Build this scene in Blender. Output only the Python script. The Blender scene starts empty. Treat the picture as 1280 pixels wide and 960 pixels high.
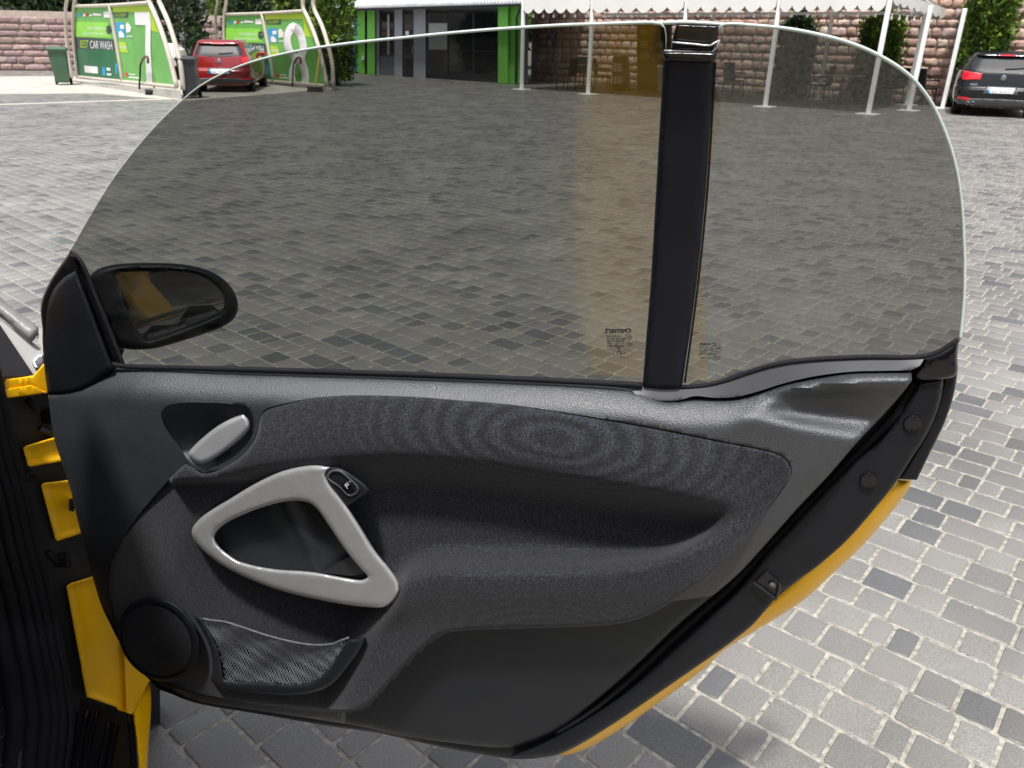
import bpy, bmesh, math, random
import numpy as np
from mathutils import Vector, Matrix
from mathutils.geometry import delaunay_2d_cdt
random.seed(7)
RNG = np.random.default_rng(7)
SC = bpy.context.scene
COL = SC.collection

# ------------------------------------------------------------------ camera
F, TH, RO, HC = 974.0, math.radians(23.9), math.radians(1.15), 1.5
FW = np.array([0, math.cos(TH), -math.sin(TH)])
_r0 = np.array([1.0, 0, 0]); _u0 = np.cross(_r0, FW)
CR = math.cos(RO) * _r0 + math.sin(RO) * _u0
CU = -math.sin(RO) * _r0 + math.cos(RO) * _u0
CP = np.array([0, 0, HC])
cam = bpy.data.cameras.new("camera")
cam.sensor_width = 36; cam.lens = F / 1280 * 36
cam.clip_start = 0.01; cam.clip_end = 2000
cam.dof.use_dof = True; cam.dof.focus_distance = 1.12; cam.dof.aperture_fstop = 16.0
co = bpy.data.objects.new("camera", cam); COL.objects.link(co)
co.matrix_world = Matrix(((CR[0], CU[0], -FW[0], 0), (CR[1], CU[1], -FW[1], 0), (CR[2], CU[2], -FW[2], HC), (0, 0, 0, 1)))
SC.camera = co

# ------------------------------------------------------------------ light
SUN_EL, SUN_AZ = math.radians(69), math.radians(187)      # azimuth clockwise from +Y; the sun stands high behind the camera, a little to its left
world = bpy.data.worlds.new("World"); SC.world = world; world.use_nodes = True
nt = world.node_tree; bg = nt.nodes['Background']
sky = nt.nodes.new('ShaderNodeTexSky'); sky.sky_type = 'NISHITA'; sky.sun_disc = False
sky.sun_elevation = SUN_EL; sky.sun_rotation = SUN_AZ
sky.air_density = 1.0; sky.dust_density = 4.0; sky.ozone_density = 1.0
hs = nt.nodes.new('ShaderNodeHueSaturation'); hs.inputs['Saturation'].default_value = 0.45
nt.links.new(sky.outputs[0], hs.inputs['Color']); nt.links.new(hs.outputs[0], bg.inputs['Color'])
bg.inputs['Strength'].default_value = 0.13
sun = bpy.data.lights.new("sun", 'SUN'); sun.energy = 3.4; sun.angle = math.radians(4); sun.color = (1, 0.975, 0.94)
so = bpy.data.objects.new("sun", sun); COL.objects.link(so)
_sd = Vector((math.sin(SUN_AZ) * math.cos(SUN_EL), math.cos(SUN_AZ) * math.cos(SUN_EL), math.sin(SUN_EL)))
so.rotation_euler = _sd.to_track_quat('Z', 'Y').to_euler(); so.location = (0, 0, 30)
SC.view_settings.view_transform = 'Standard'; SC.view_settings.look = 'None'
SC.view_settings.gamma = 1; SC.view_settings.exposure = 0.55

# ------------------------------------------------------------------ pixel -> place helpers
def ray(x, y):
    x = np.asarray(x, float); y = np.asarray(y, float)
    return FW + np.multiply.outer((x - 640) / F, CR) - np.multiply.outer((y - 480) / F, CU)
def gnd(x, y, z=0.0):
    d = ray(x, y); return CP + d * ((z - HC) / d[..., 2:3])
def plane_proj(p0, n):
    """projector: photo pixel + height w above a real plane -> point"""
    p0 = np.asarray(p0, float); n = np.asarray(n, float) / np.linalg.norm(n)
    def pr(x, y, w=0.0):
        d = ray(x, y); w = np.broadcast_to(np.asarray(w, float), np.shape(x))
        t = ((p0 - CP) @ n + w) / (d @ n)
        return CP + d * np.asarray(t)[..., None]
    return pr
def depth_pt(x, y, z):
    return CP + ray(x, y) * z

# ------------------------------------------------------------------ object helpers
ORG = {}
def obj(name, verts, faces, mat=None, parent=None, smooth=False, origin=None, attr=None):
    v = np.asarray(verts, float)
    if origin is None:
        origin = np.array([(v[:, 0].min() + v[:, 0].max()) / 2, (v[:, 1].min() + v[:, 1].max()) / 2, v[:, 2].min()])
    origin = np.asarray(origin, float)
    me = bpy.data.meshes.new(name)
    me.from_pydata((v - origin).tolist(), [], [list(map(int, f)) for f in faces])
    if smooth: me.polygons.foreach_set('use_smooth', [True] * len(me.polygons))
    if mat: me.materials.append(mat)
    me.update()
    o = bpy.data.objects.new(name, me); COL.objects.link(o)
    if parent is not None:
        o.parent = parent; o.location = Vector(origin - ORG[parent])
    else: o.location = Vector(origin)
    ORG[o] = origin
    return o
def tag(o, label=None, cat=None, group=None, kind=None):
    if label: o['label'] = label
    if cat: o['category'] = cat
    if group: o['group'] = group
    if kind: o['kind'] = kind
    return o
def thing(name, label, cat, loc=(0, 0, 0), group=None, local=False, rotz=0.0, scale=1.0):
    o = bpy.data.objects.new(name, None); COL.objects.link(o); o.empty_display_size = 0.2
    o.location = Vector([float(c) for c in loc]); o.rotation_euler = (0, 0, rotz); o.scale = (scale,) * 3
    ORG[o] = np.zeros(3) if local else np.asarray(loc, float)
    return tag(o, label, cat, group)
def copy_tree(o, parent=None):
    c = o.copy(); COL.objects.link(c)
    if parent is not None: c.parent = parent
    ORG[c] = ORG.get(o, np.zeros(3))
    for ch in list(o.children): copy_tree(ch, c)
    return c

class MB:
    """collects boxes, tubes and plates for ONE mesh object"""
    def __init__(s): s.v = []; s.f = []
    def add(s, vs, fs):
        n = len(s.v); s.v += [tuple(map(float, p)) for p in vs]; s.f += [[n + i for i in f] for f in fs]; return s
    def box(s, c, size, ax=None, bev=0.0):
        c = np.asarray(c, float); h = np.asarray(size, float) / 2
        A = np.eye(3) if ax is None else np.asarray(ax, float)
        b = min(bev, *(h * 0.9)) if bev else 0
        if not b:
            P = [c + A.T @ (h * np.array(q)) for q in [(-1,-1,-1),(1,-1,-1),(1,1,-1),(-1,1,-1),(-1,-1,1),(1,-1,1),(1,1,1),(-1,1,1)]]
            return s.add(P, [(0,3,2,1),(4,5,6,7),(0,1,5,4),(1,2,6,5),(2,3,7,6),(3,0,4,7)])
        def ring(z, ins):
            hx, hy = h[0] - ins, h[1] - ins; k = max(b - ins, b * 0.3)
            q = [(-hx+k,-hy),(hx-k,-hy),(hx,-hy+k),(hx,hy-k),(hx-k,hy),(-hx+k,hy),(-hx,hy-k),(-hx,-hy+k)]
            return [c + A.T @ np.array([a, d, z]) for a, d in q]
        R = [ring(-h[2], b), ring(-h[2] + b, 0), ring(h[2] - b, 0), ring(h[2], b)]
        P = [p for r in R for p in r]; fs = [list(range(7, -1, -1)), list(range(24, 32))]
        for k in range(3):
            for i in range(8): j = (i + 1) % 8; fs.append((k*8+i, k*8+j, k*8+8+j, k*8+8+i))
        return s.add(P, fs)
    def tube(s, pts, r, n=8, closed=False, sx=1.0, up=None):
        pts = [np.asarray(p, float) for p in pts]; m = len(pts); P = []
        rr = r if hasattr(r, '__len__') else [r] * m
        ref = None
        for i, p in enumerate(pts):
            a = pts[(i - 1) % m] if (closed or i > 0) else p; b = pts[(i + 1) % m] if (closed or i < m - 1) else p
            t = b - a; t /= max(np.linalg.norm(t), 1e-9)
            if ref is None:
                ref = np.asarray(up, float) if up is not None else (np.array([0, 0, 1.]) if abs(t[2]) < .9 else np.array([1., 0, 0]))
            e1 = ref - t * (ref @ t); e1 /= max(np.linalg.norm(e1), 1e-9); e2 = np.cross(t, e1); ref = e1
            for k in range(n):
                q = 2 * math.pi * k / n; P.append(p + rr[i] * (math.cos(q) * e1 + sx * math.sin(q) * e2))
        fs = []
        for i in range(m if closed else m - 1):
            for k in range(n):
                a = i * n + k; b = i * n + (k + 1) % n; c = ((i + 1) % m) * n
                fs.append((a, b, c + (k + 1) % n, c + k))
        if not closed: fs += [list(range(n - 1, -1, -1)), list(range((m - 1) * n, m * n))]
        return s.add(P, fs)
    def disc(s, c, nrm, r, h=0.01, n=20, dish=0.0):
        nrm = np.asarray(nrm, float) / np.linalg.norm(nrm); c = np.asarray(c, float)
        return s.tube([c, c + nrm * h * .7, c + nrm * h], [r, r, r * .9], n)
    def lathe(s, c, prof, n=16, axis=(0, 0, 1)):
        c = np.asarray(c, float); ax = np.asarray(axis, float); ax /= np.linalg.norm(ax)
        return s.tube([c + ax * z for r, z in prof], [max(r, 1e-4) for r, z in prof], n)
    def build(s, name, mat, parent=None, smooth=False, origin=None):
        return obj(name, s.v, s.f, mat, parent, smooth, origin)

def autosmooth(o, ang=40):
    me = o.data; me.polygons.foreach_set('use_smooth', [True] * len(me.polygons))
    bm = bmesh.new(); bm.from_mesh(me)
    for e in bm.edges:
        if len(e.link_faces) == 2 and e.calc_face_angle(0) > math.radians(ang): e.smooth = False
    bm.to_mesh(me); bm.free(); return o

def curve(pts, step=6.0, closed=True):
    """resampled Catmull-Rom outline; a third coordinate 1 marks a sharp corner"""
    P = [np.array(p[:2], float) for p in pts]; K = [len(p) > 2 and p[2] for p in pts]; n = len(P); out = []
    for i in range(n if closed else n - 1):
        p1, p2 = P[i], P[(i + 1) % n]
        p0 = P[(i - 1) % n] if (closed or i > 0) else p1; p3 = P[(i + 2) % n] if (closed or i < n - 2) else p2
        if K[i]: p0 = p1
        if K[(i + 1) % n]: p3 = p2
        m = max(1, int(round(np.linalg.norm(p2 - p1) / step)))
        d = np.linalg.norm(p2 - p1) + 1e-9
        d0 = np.linalg.norm(p1 - p0) + 1e-9; d1 = np.linalg.norm(p3 - p2) + 1e-9
        t1 = (p2 - p0) / (d0 + d) * d if np.linalg.norm(p1 - p0) > 0 else (p2 - p1)
        t2 = (p3 - p1) / (d1 + d) * d if np.linalg.norm(p3 - p2) > 0 else (p2 - p1)
        for j in range(m):
            t = j / m; t_2 = t * t; t_3 = t_2 * t
            out.append((2*t_3-3*t_2+1)*p1 + (t_3-2*t_2+t)*t1 + (-2*t_3+3*t_2)*p2 + (t_3-t_2)*t2)
    if not closed: out.append(P[-1])
    return np.array(out)
def pip(pts, poly):
    x, y = pts[:, 0], pts[:, 1]; c = np.zeros(len(pts), bool); n = len(poly)
    for i in range(n):
        x1, y1 = poly[i]; x2, y2 = poly[(i + 1) % n]
        if y1 == y2: continue
        c ^= ((y1 > y) != (y2 > y)) & (x < (x2 - x1) * (y - y1) / (y2 - y1) + x1)
    return c
def edge_dist(pts, poly):
    d = np.full(len(pts), 1e9); n = len(poly)
    for i in range(n):
        a = poly[i]; b = poly[(i + 1) % n]; ab = b - a; L = ab @ ab + 1e-12
        t = np.clip(((pts - a) @ ab) / L, 0, 1); q = pts - a - t[:, None] * ab
        d = np.minimum(d, np.hypot(q[:, 0], q[:, 1]))
    return d
def area(poly):
    return 0.5 * np.sum(poly[:, 0] * np.roll(poly[:, 1], -1) - np.roll(poly[:, 0], -1) * poly[:, 1])
def relief(name, outline, proj, w, mat, parent, holes=(), step=8.0, back=-0.02, rnd=4.0, depth=None, smooth=True, seams=(), hole_rnd=None, hole_back=None):
    """a solid plate: outline (and holes) traced, front surface w(x,y) above the real plane of proj, rounded rim, side walls back to `back`"""
    outline = np.asarray(outline, float)
    loops = [outline] + [np.asarray(h, float) for h in holes]
    rnds = [rnd] + [(rnd if hole_rnd is None else hole_rnd)] * len(holes)
    depth = depth if depth is not None else 0.004
    bp = [l for l in loops]
    lo, hi = outline.min(0), outline.max(0); pts = []
    for li, l in enumerate(loops):
        if rnds[li] <= 0: continue
        sgn = math.copysign(1, area(l)) * (1 if li == 0 else -1)
        tn = np.roll(l, -1, 0) - np.roll(l, 1, 0); tn /= np.linalg.norm(tn, axis=1)[:, None] + 1e-9
        nn = np.stack([-tn[:, 1], tn[:, 0]], 1) * sgn
        for fr in (0.12, 0.35, 0.68, 1.0): pts.append(l + nn * rnds[li] * fr)
    gx = np.arange(lo[0] + step / 2, hi[0], step); gy = np.arange(lo[1] + step / 2, hi[1], step * .866)
    G = np.array([(x + (step / 2 if k % 2 else 0), y) for k, y in enumerate(gy) for x in gx]).reshape(-1, 2)
    if len(G): pts.append(G)
    Q = np.concatenate(pts) if pts else np.zeros((0, 2))
    if len(Q):
        ok = pip(Q, outline)
        for h in loops[1:]: ok &= ~pip(Q, h)
        Q = Q[ok]
        if len(Q):
            ok = np.ones(len(Q), bool)
            for l, r in zip(loops, rnds): ok &= edge_dist(Q, l) > max(0.08 * r, 0.02 * step)
            Q = Q[ok]
        ng = len(Q)
    V2 = [Vector(p) for l in bp for p in l] + [Vector(p) for p in Q]
    E = []; n0 = 0
    for l in bp:
        E += [(n0 + i, n0 + (i + 1) % len(l)) for i in range(len(l))]; n0 += len(l)
    for q in seams:                                            # traced lines the triangles must follow
        m0 = len(V2); V2 += [Vector(p) for p in q]; E += [(m0 + i, m0 + i + 1) for i in range(len(q) - 1)]
    v2, _, f2, vo, _, _ = delaunay_2d_cdt(V2, E, [], 0, 1e-7)
    v2 = np.array([tuple(p) for p in v2])
    cen = np.array([v2[list(f)].mean(0) for f in f2])
    ok = pip(cen, outline)
    for h in loops[1:]: ok &= ~pip(cen, h)
    tris = [list(f) for f, k in zip(f2, ok) if k]
    wz = w(v2[:, 0], v2[:, 1]) if callable(w) else np.full(len(v2), float(w))
    dd = np.zeros(len(v2))
    for l, r in zip(loops, rnds):
        if r <= 0: continue
        k = np.clip(1 - edge_dist(v2, l) / r, 0, 1); dd = np.maximum(dd, depth * (1 - np.sqrt(np.maximum(0, 1 - k * k))))
    P = proj(v2[:, 0], v2[:, 1], wz - dd)
    cnt = {}
    for t in tris:
        for a, b in ((t[0], t[1]), (t[1], t[2]), (t[2], t[0])):
            cnt[(a, b)] = 1
    bd = [(a, b) for (a, b) in cnt if (b, a) not in cnt]
    idx = {}; bv = []
    hb = back if hole_back is None else hole_back
    for a, b in bd:
        for q in (a, b):
            if q not in idx: idx[q] = len(P) + len(bv); bv.append(q)
    if bv and back is not None:
        bb = np.full(len(bv), float(back))
        if loops[1:] and hole_back is not None:
            dh = np.minimum.reduce([edge_dist(v2[bv], h) for h in loops[1:]]); bb[dh < 0.5] = hb
        PB = proj(v2[bv, 0], v2[bv, 1], bb)
        P = np.concatenate([P, PB])
    n = proj(lo[0], lo[1], 1.0) - proj(lo[0], lo[1], 0.0)
    fs = []
    for t in tris: fs.append(t)
    for a, b in (bd if back is not None else ()): fs.append([b, a, idx[a], idx[b]])
    # orient the front towards +w
    t = tris[0]; nn = np.cross(P[t[1]] - P[t[0]], P[t[2]] - P[t[0]])
    if nn @ n < 0: fs = [f[::-1] for f in fs]
    o = obj(name, P, fs, mat, parent)
    if smooth: autosmooth(o, 76)
    return o

def fit_text(name, s, proj, quad, w, mat, parent, mirror=False, bold=0.0):
    """flat lettering fitted into the traced quad (tl,tr,br,bl) on a real plane"""
    cu = bpy.data.curves.new("lettering", 'FONT'); cu.body = s; cu.size = 1; cu.resolution_u = 3; cu.offset = bold
    to = bpy.data.objects.new("lettering", cu); COL.objects.link(to)
    dg = bpy.context.evaluated_depsgraph_get(); dg.update()
    me = bpy.data.meshes.new_from_object(to.evaluated_get(dg))
    v = np.array([tuple(p.co) for p in me.vertices]); fs = [list(p.vertices) for p in me.polygons]
    bpy.data.objects.remove(to); bpy.data.meshes.remove(me)
    lo, hi = v.min(0), v.max(0); u = (v[:, 0] - lo[0]) / (hi[0] - lo[0] + 1e-9); t = (v[:, 1] - lo[1]) / (hi[1] - lo[1] + 1e-9)
    if mirror: u = 1 - u; fs = [f[::-1] for f in fs]
    q = np.array(quad, float)
    p = ((1-u)*t)[:, None]*q[0] + (u*t)[:, None]*q[1] + (u*(1-t))[:, None]*q[2] + ((1-u)*(1-t))[:, None]*q[3]
    return obj(name, proj(p[:, 0], p[:, 1], w), fs, mat, parent)
def plate(name, px, proj, w, back, mat, parent, rnd=0.0, step=200.0, **k):
    """traced polygon as a solid of real thickness"""
    return relief(name, np.array(px, float), proj, w, mat, parent, step=step, back=back, rnd=rnd, smooth=False, **k)

# ------------------------------------------------------------------ materials
def new_mat(name):
    m = bpy.data.materials.new(name); m.use_nodes = True; return m, m.node_tree, m.node_tree.nodes['Principled BSDF']
def lk(nt, a, b): nt.links.new(a, b)
def M(name, col, rough=.5, metal=0.0, var=.12, vs=6.0, bump=0.0, bs=300.0, bd=.001, coat=0.0, spec=.5, rvar=0.0, noise_b='noise', sheen=0.0):
    m, nt, b = new_mat(name); tc = nt.nodes.new('ShaderNodeTexCoord')
    b.inputs['Roughness'].default_value = rough; b.inputs['Metallic'].default_value = metal
    b.inputs['Coat Weight'].default_value = coat; b.inputs['Specular IOR Level'].default_value = spec
    b.inputs['Sheen Weight'].default_value = sheen
    n = nt.nodes.new('ShaderNodeTexNoise'); n.inputs['Scale'].default_value = vs; n.inputs['Detail'].default_value = 6
    lk(nt, tc.outputs['Object'], n.inputs['Vector'])
    r = nt.nodes.new('ShaderNodeValToRGB'); lk(nt, n.outputs['Fac'], r.inputs['Fac'])
    c = np.array(col); r.color_ramp.elements[0].position = .3; r.color_ramp.elements[1].position = .7
    r.color_ramp.elements[0].color = (*np.clip(c * (1 - var), 0, 1), 1); r.color_ramp.elements[1].color = (*np.clip(c * (1 + var), 0, 1), 1)
    lk(nt, r.outputs[0], b.inputs['Base Color'])
    if rvar:
        mr = nt.nodes.new('ShaderNodeMapRange'); mr.inputs['To Min'].default_value = rough - rvar; mr.inputs['To Max'].default_value = rough + rvar
        mr.inputs['From Min'].default_value = .3; mr.inputs['From Max'].default_value = .7
        lk(nt, n.outputs['Fac'], mr.inputs['Value']); lk(nt, mr.outputs[0], b.inputs['Roughness'])
    if bump:
        if noise_b == 'noise':
            n2 = nt.nodes.new('ShaderNodeTexNoise'); n2.inputs['Scale'].default_value = bs; n2.inputs['Detail'].default_value = 3; oo = n2.outputs['Fac']
        else:
            n2 = nt.nodes.new('ShaderNodeTexVoronoi'); n2.inputs['Scale'].default_value = bs; oo = n2.outputs['Distance']
        lk(nt, tc.outputs['Object'], n2.inputs['Vector'])
        bm = nt.nodes.new('ShaderNodeBump'); bm.inputs['Strength'].default_value = bump; bm.inputs['Distance'].default_value = bd
        lk(nt, oo, bm.inputs['Height']); lk(nt, bm.outputs[0], b.inputs['Normal'])
    return m
def tone_mat(name, rough, spec_scale, spec_amt, bump, bs, bd, stain=.15, stain_s=1.3):
    """stone whose own colour comes from the per-piece attribute 'tone', with grain and stains"""
    m, nt, b = new_mat(name); tc = nt.nodes.new('ShaderNodeTexCoord'); ge = nt.nodes.new('ShaderNodeNewGeometry')
    at = nt.nodes.new('ShaderNodeAttribute'); at.attribute_name = 'tone'
    n = nt.nodes.new('ShaderNodeTexNoise'); n.inputs['Scale'].default_value = spec_scale; n.inputs['Detail'].default_value = 4; n.inputs['Roughness'].default_value = .7
    lk(nt, ge.outputs['Position'], n.inputs['Vector'])
    n3 = nt.nodes.new('ShaderNodeTexNoise'); n3.inputs['Scale'].default_value = stain_s; n3.inputs['Detail'].default_value = 5
    lk(nt, ge.outputs['Position'], n3.inputs['Vector'])
    def mr(src, lo, hi):
        q = nt.nodes.new('ShaderNodeMapRange'); q.inputs['From Min'].default_value = .3; q.inputs['From Max'].default_value = .7
        q.inputs['To Min'].default_value = lo; q.inputs['To Max'].default_value = hi; lk(nt, src, q.inputs['Value']); return q.outputs[0]
    mu = nt.nodes.new('ShaderNodeMath'); mu.operation = 'MULTIPLY'
    lk(nt, mr(n.outputs['Fac'], 1 - spec_amt, 1 + spec_amt), mu.inputs[0]); lk(nt, mr(n3.outputs['Fac'], 1 - stain, 1 + stain), mu.inputs[1])
    vm = nt.nodes.new('ShaderNodeVectorMath'); vm.operation = 'SCALE'; lk(nt, at.outputs['Color'], vm.inputs[0]); lk(nt, mu.outputs[0], vm.inputs['Scale'])
    lk(nt, vm.outputs[0], b.inputs['Base Color']); b.inputs['Roughness'].default_value = rough
    bm = nt.nodes.new('ShaderNodeBump'); bm.inputs['Strength'].default_value = bump; bm.inputs['Distance'].default_value = bd
    n2 = nt.nodes.new('ShaderNodeTexNoise'); n2.inputs['Scale'].default_value = bs; n2.inputs['Detail'].default_value = 4
    lk(nt, ge.outputs['Position'], n2.inputs['Vector']); lk(nt, n2.outputs['Fac'], bm.inputs['Height']); lk(nt, bm.outputs[0], b.inputs['Normal'])
    return m
def glass_mat(name, tint, refl_boost=1.0, edge=False):
    m = bpy.data.materials.new(name); m.use_nodes = True; nt = m.node_tree
    for q in list(nt.nodes): nt.nodes.remove(q)
    out = nt.nodes.new('ShaderNodeOutputMaterial'); tr = nt.nodes.new('ShaderNodeBsdfTransparent'); tr.inputs[0].default_value = (*tint, 1)
    gl = nt.nodes.new('ShaderNodeBsdfGlossy'); gl.inputs['Roughness'].default_value = 0.015; gl.inputs[0].default_value = (refl_boost,) * 3 + (1,)
    fr = nt.nodes.new('ShaderNodeFresnel'); fr.inputs[0].default_value = 1.64
    mx = nt.nodes.new('ShaderNodeMixShader'); lk(nt, fr.outputs[0], mx.inputs[0]); lk(nt, tr.outputs[0], mx.inputs[1]); lk(nt, gl.outputs[0], mx.inputs[2])
    # a film of dust and wipe marks, and a few specks
    tc = nt.nodes.new('ShaderNodeTexCoord'); mp = nt.nodes.new('ShaderNodeMapping'); mp.inputs['Rotation'].default_value = (0, .5, 0); mp.inputs['Scale'].default_value = (2.2, 2.2, 9)
    n1 = nt.nodes.new('ShaderNodeTexNoise'); n1.inputs['Scale'].default_value = 2.4; n1.inputs['Detail'].default_value = 7; n1.inputs['Roughness'].default_value = .65
    lk(nt, tc.outputs['Object'], mp.inputs[0]); lk(nt, mp.outputs[0], n1.inputs['Vector'])
    r1 = nt.nodes.new('ShaderNodeMapRange'); r1.inputs['From Min'].default_value = .42; r1.inputs['From Max'].default_value = .75; r1.inputs['To Max'].default_value = .045; lk(nt, n1.outputs['Fac'], r1.inputs['Value'])
    vo = nt.nodes.new('ShaderNodeTexVoronoi'); vo.inputs['Scale'].default_value = 38; lk(nt, tc.outputs['Object'], vo.inputs['Vector'])
    r2 = nt.nodes.new('ShaderNodeMapRange'); r2.inputs['From Min'].default_value = .035; r2.inputs['From Max'].default_value = .02; r2.inputs['To Max'].default_value = .10; lk(nt, vo.outputs['Distance'], r2.inputs['Value'])
    ad = nt.nodes.new('ShaderNodeMath'); ad.operation = 'ADD'; lk(nt, r1.outputs[0], ad.inputs[0]); lk(nt, r2.outputs[0], ad.inputs[1])
    df = nt.nodes.new('ShaderNodeBsdfDiffuse'); df.inputs[0].default_value = (.5, .5, .48, 1)
    m2 = nt.nodes.new('ShaderNodeMixShader'); lk(nt, ad.outputs[0], m2.inputs[0]); lk(nt, mx.outputs[0], m2.inputs[1]); lk(nt, df.outputs[0], m2.inputs[2])
    lk(nt, m2.outputs[0], out.inputs[0]); return m

m_paver = tone_mat('paver_concrete', .38, 330, .48, .3, 420, .0014, .22, 1.3)
m_stone = tone_mat('rough_tuff_stone', .85, 14, .3, .9, 9, .03, .2, 1.1)
m_sand = M('joint_sand', (.285, .27, .232), .95, var=.42, vs=55, bump=.4, bs=300, bd=.002)
m_concrete = M('concrete', (.42, .40, .36), .8, var=.18, vs=1.6, bump=.3, bs=60, bd=.004)
m_mortar = M('pale_mortar', (.44, .36, .31), .9, var=.15, vs=8, bump=.5, bs=60, bd=.01)
m_yellow = M('yellow_car_paint', (.88, .47, .002), .38, var=.04, vs=3, coat=.12, spec=.35)
m_wing = M('grey_wing_plastic', (.22, .215, .21), .42, var=.08, vs=40, bump=.12, bs=900, bd=.0004, coat=.2)
m_black = M('black_plastic', (.008, .009, .012), .5, spec=.22, var=.25, vs=9, bump=.10, bs=900, bd=.0004, rvar=.06)
m_rubber = M('black_rubber', (.009, .009, .011), .75, var=.2, vs=20, spec=.2)
m_gloss = M('gloss_black_plastic', (.006, .006, .008), .25, var=.2, vs=7, coat=.1, rvar=.05, spec=.35)
m_pillar = M('satin_black_pillar', (.008, .009, .014), .5, spec=.18, var=.15, vs=6, rvar=.04)
m_grain = M('grained_grey_plastic', (.026, .030, .037), .50, var=.12, vs=14, bump=.65, bs=620, bd=.0008, noise_b='vor', spec=1.0, rvar=.04)
m_lower = M('charcoal_hard_plastic', (.010, .012, .016), .5, spec=.35, var=.12, vs=12, bump=.2, bs=900, bd=.0005, rvar=.05)
m_silver = M('satin_silver_plastic', (.43, .44, .445), .34, metal=.5, var=.05, vs=60, bump=.12, bs=1400, bd=.0003)
m_lever = M('silver_lever', (.66, .68, .70), .28, metal=.6, var=.03, vs=20)
m_bezel = M('grey_shoulder_plastic', (.060, .062, .067), .50, spec=.45, var=.08, vs=10)
m_mirror = M('mirror_glass', (.85, .85, .86), .015, metal=1, var=.0, vs=1)
m_mesh = M('grey_net_yarn', (.085, .09, .10), .6, var=.12, vs=50)
m_dark = M('dark_interior', (.006, .006, .008), .7, var=.2, vs=5)
m_mat = M('black_floor_mat', (.010, .011, .014), .6, var=.2, vs=8, bump=.3, bs=500, bd=.0006)
m_white = M('white_paint', (.80, .80, .78), .45, var=.04, vs=4)
m_ink = M('black_print', (.006, .006, .006), .6, var=.1)
m_ghost = M('grey_print', (.12, .12, .12), .6, var=.1)
m_glass = glass_mat('smoked_door_glass', (.285, .295, .278), 1.0)
m_edge = M('ground_glass_edge', (.50, .58, .54), .25, var=.06, vs=30, spec=.6)

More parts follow.
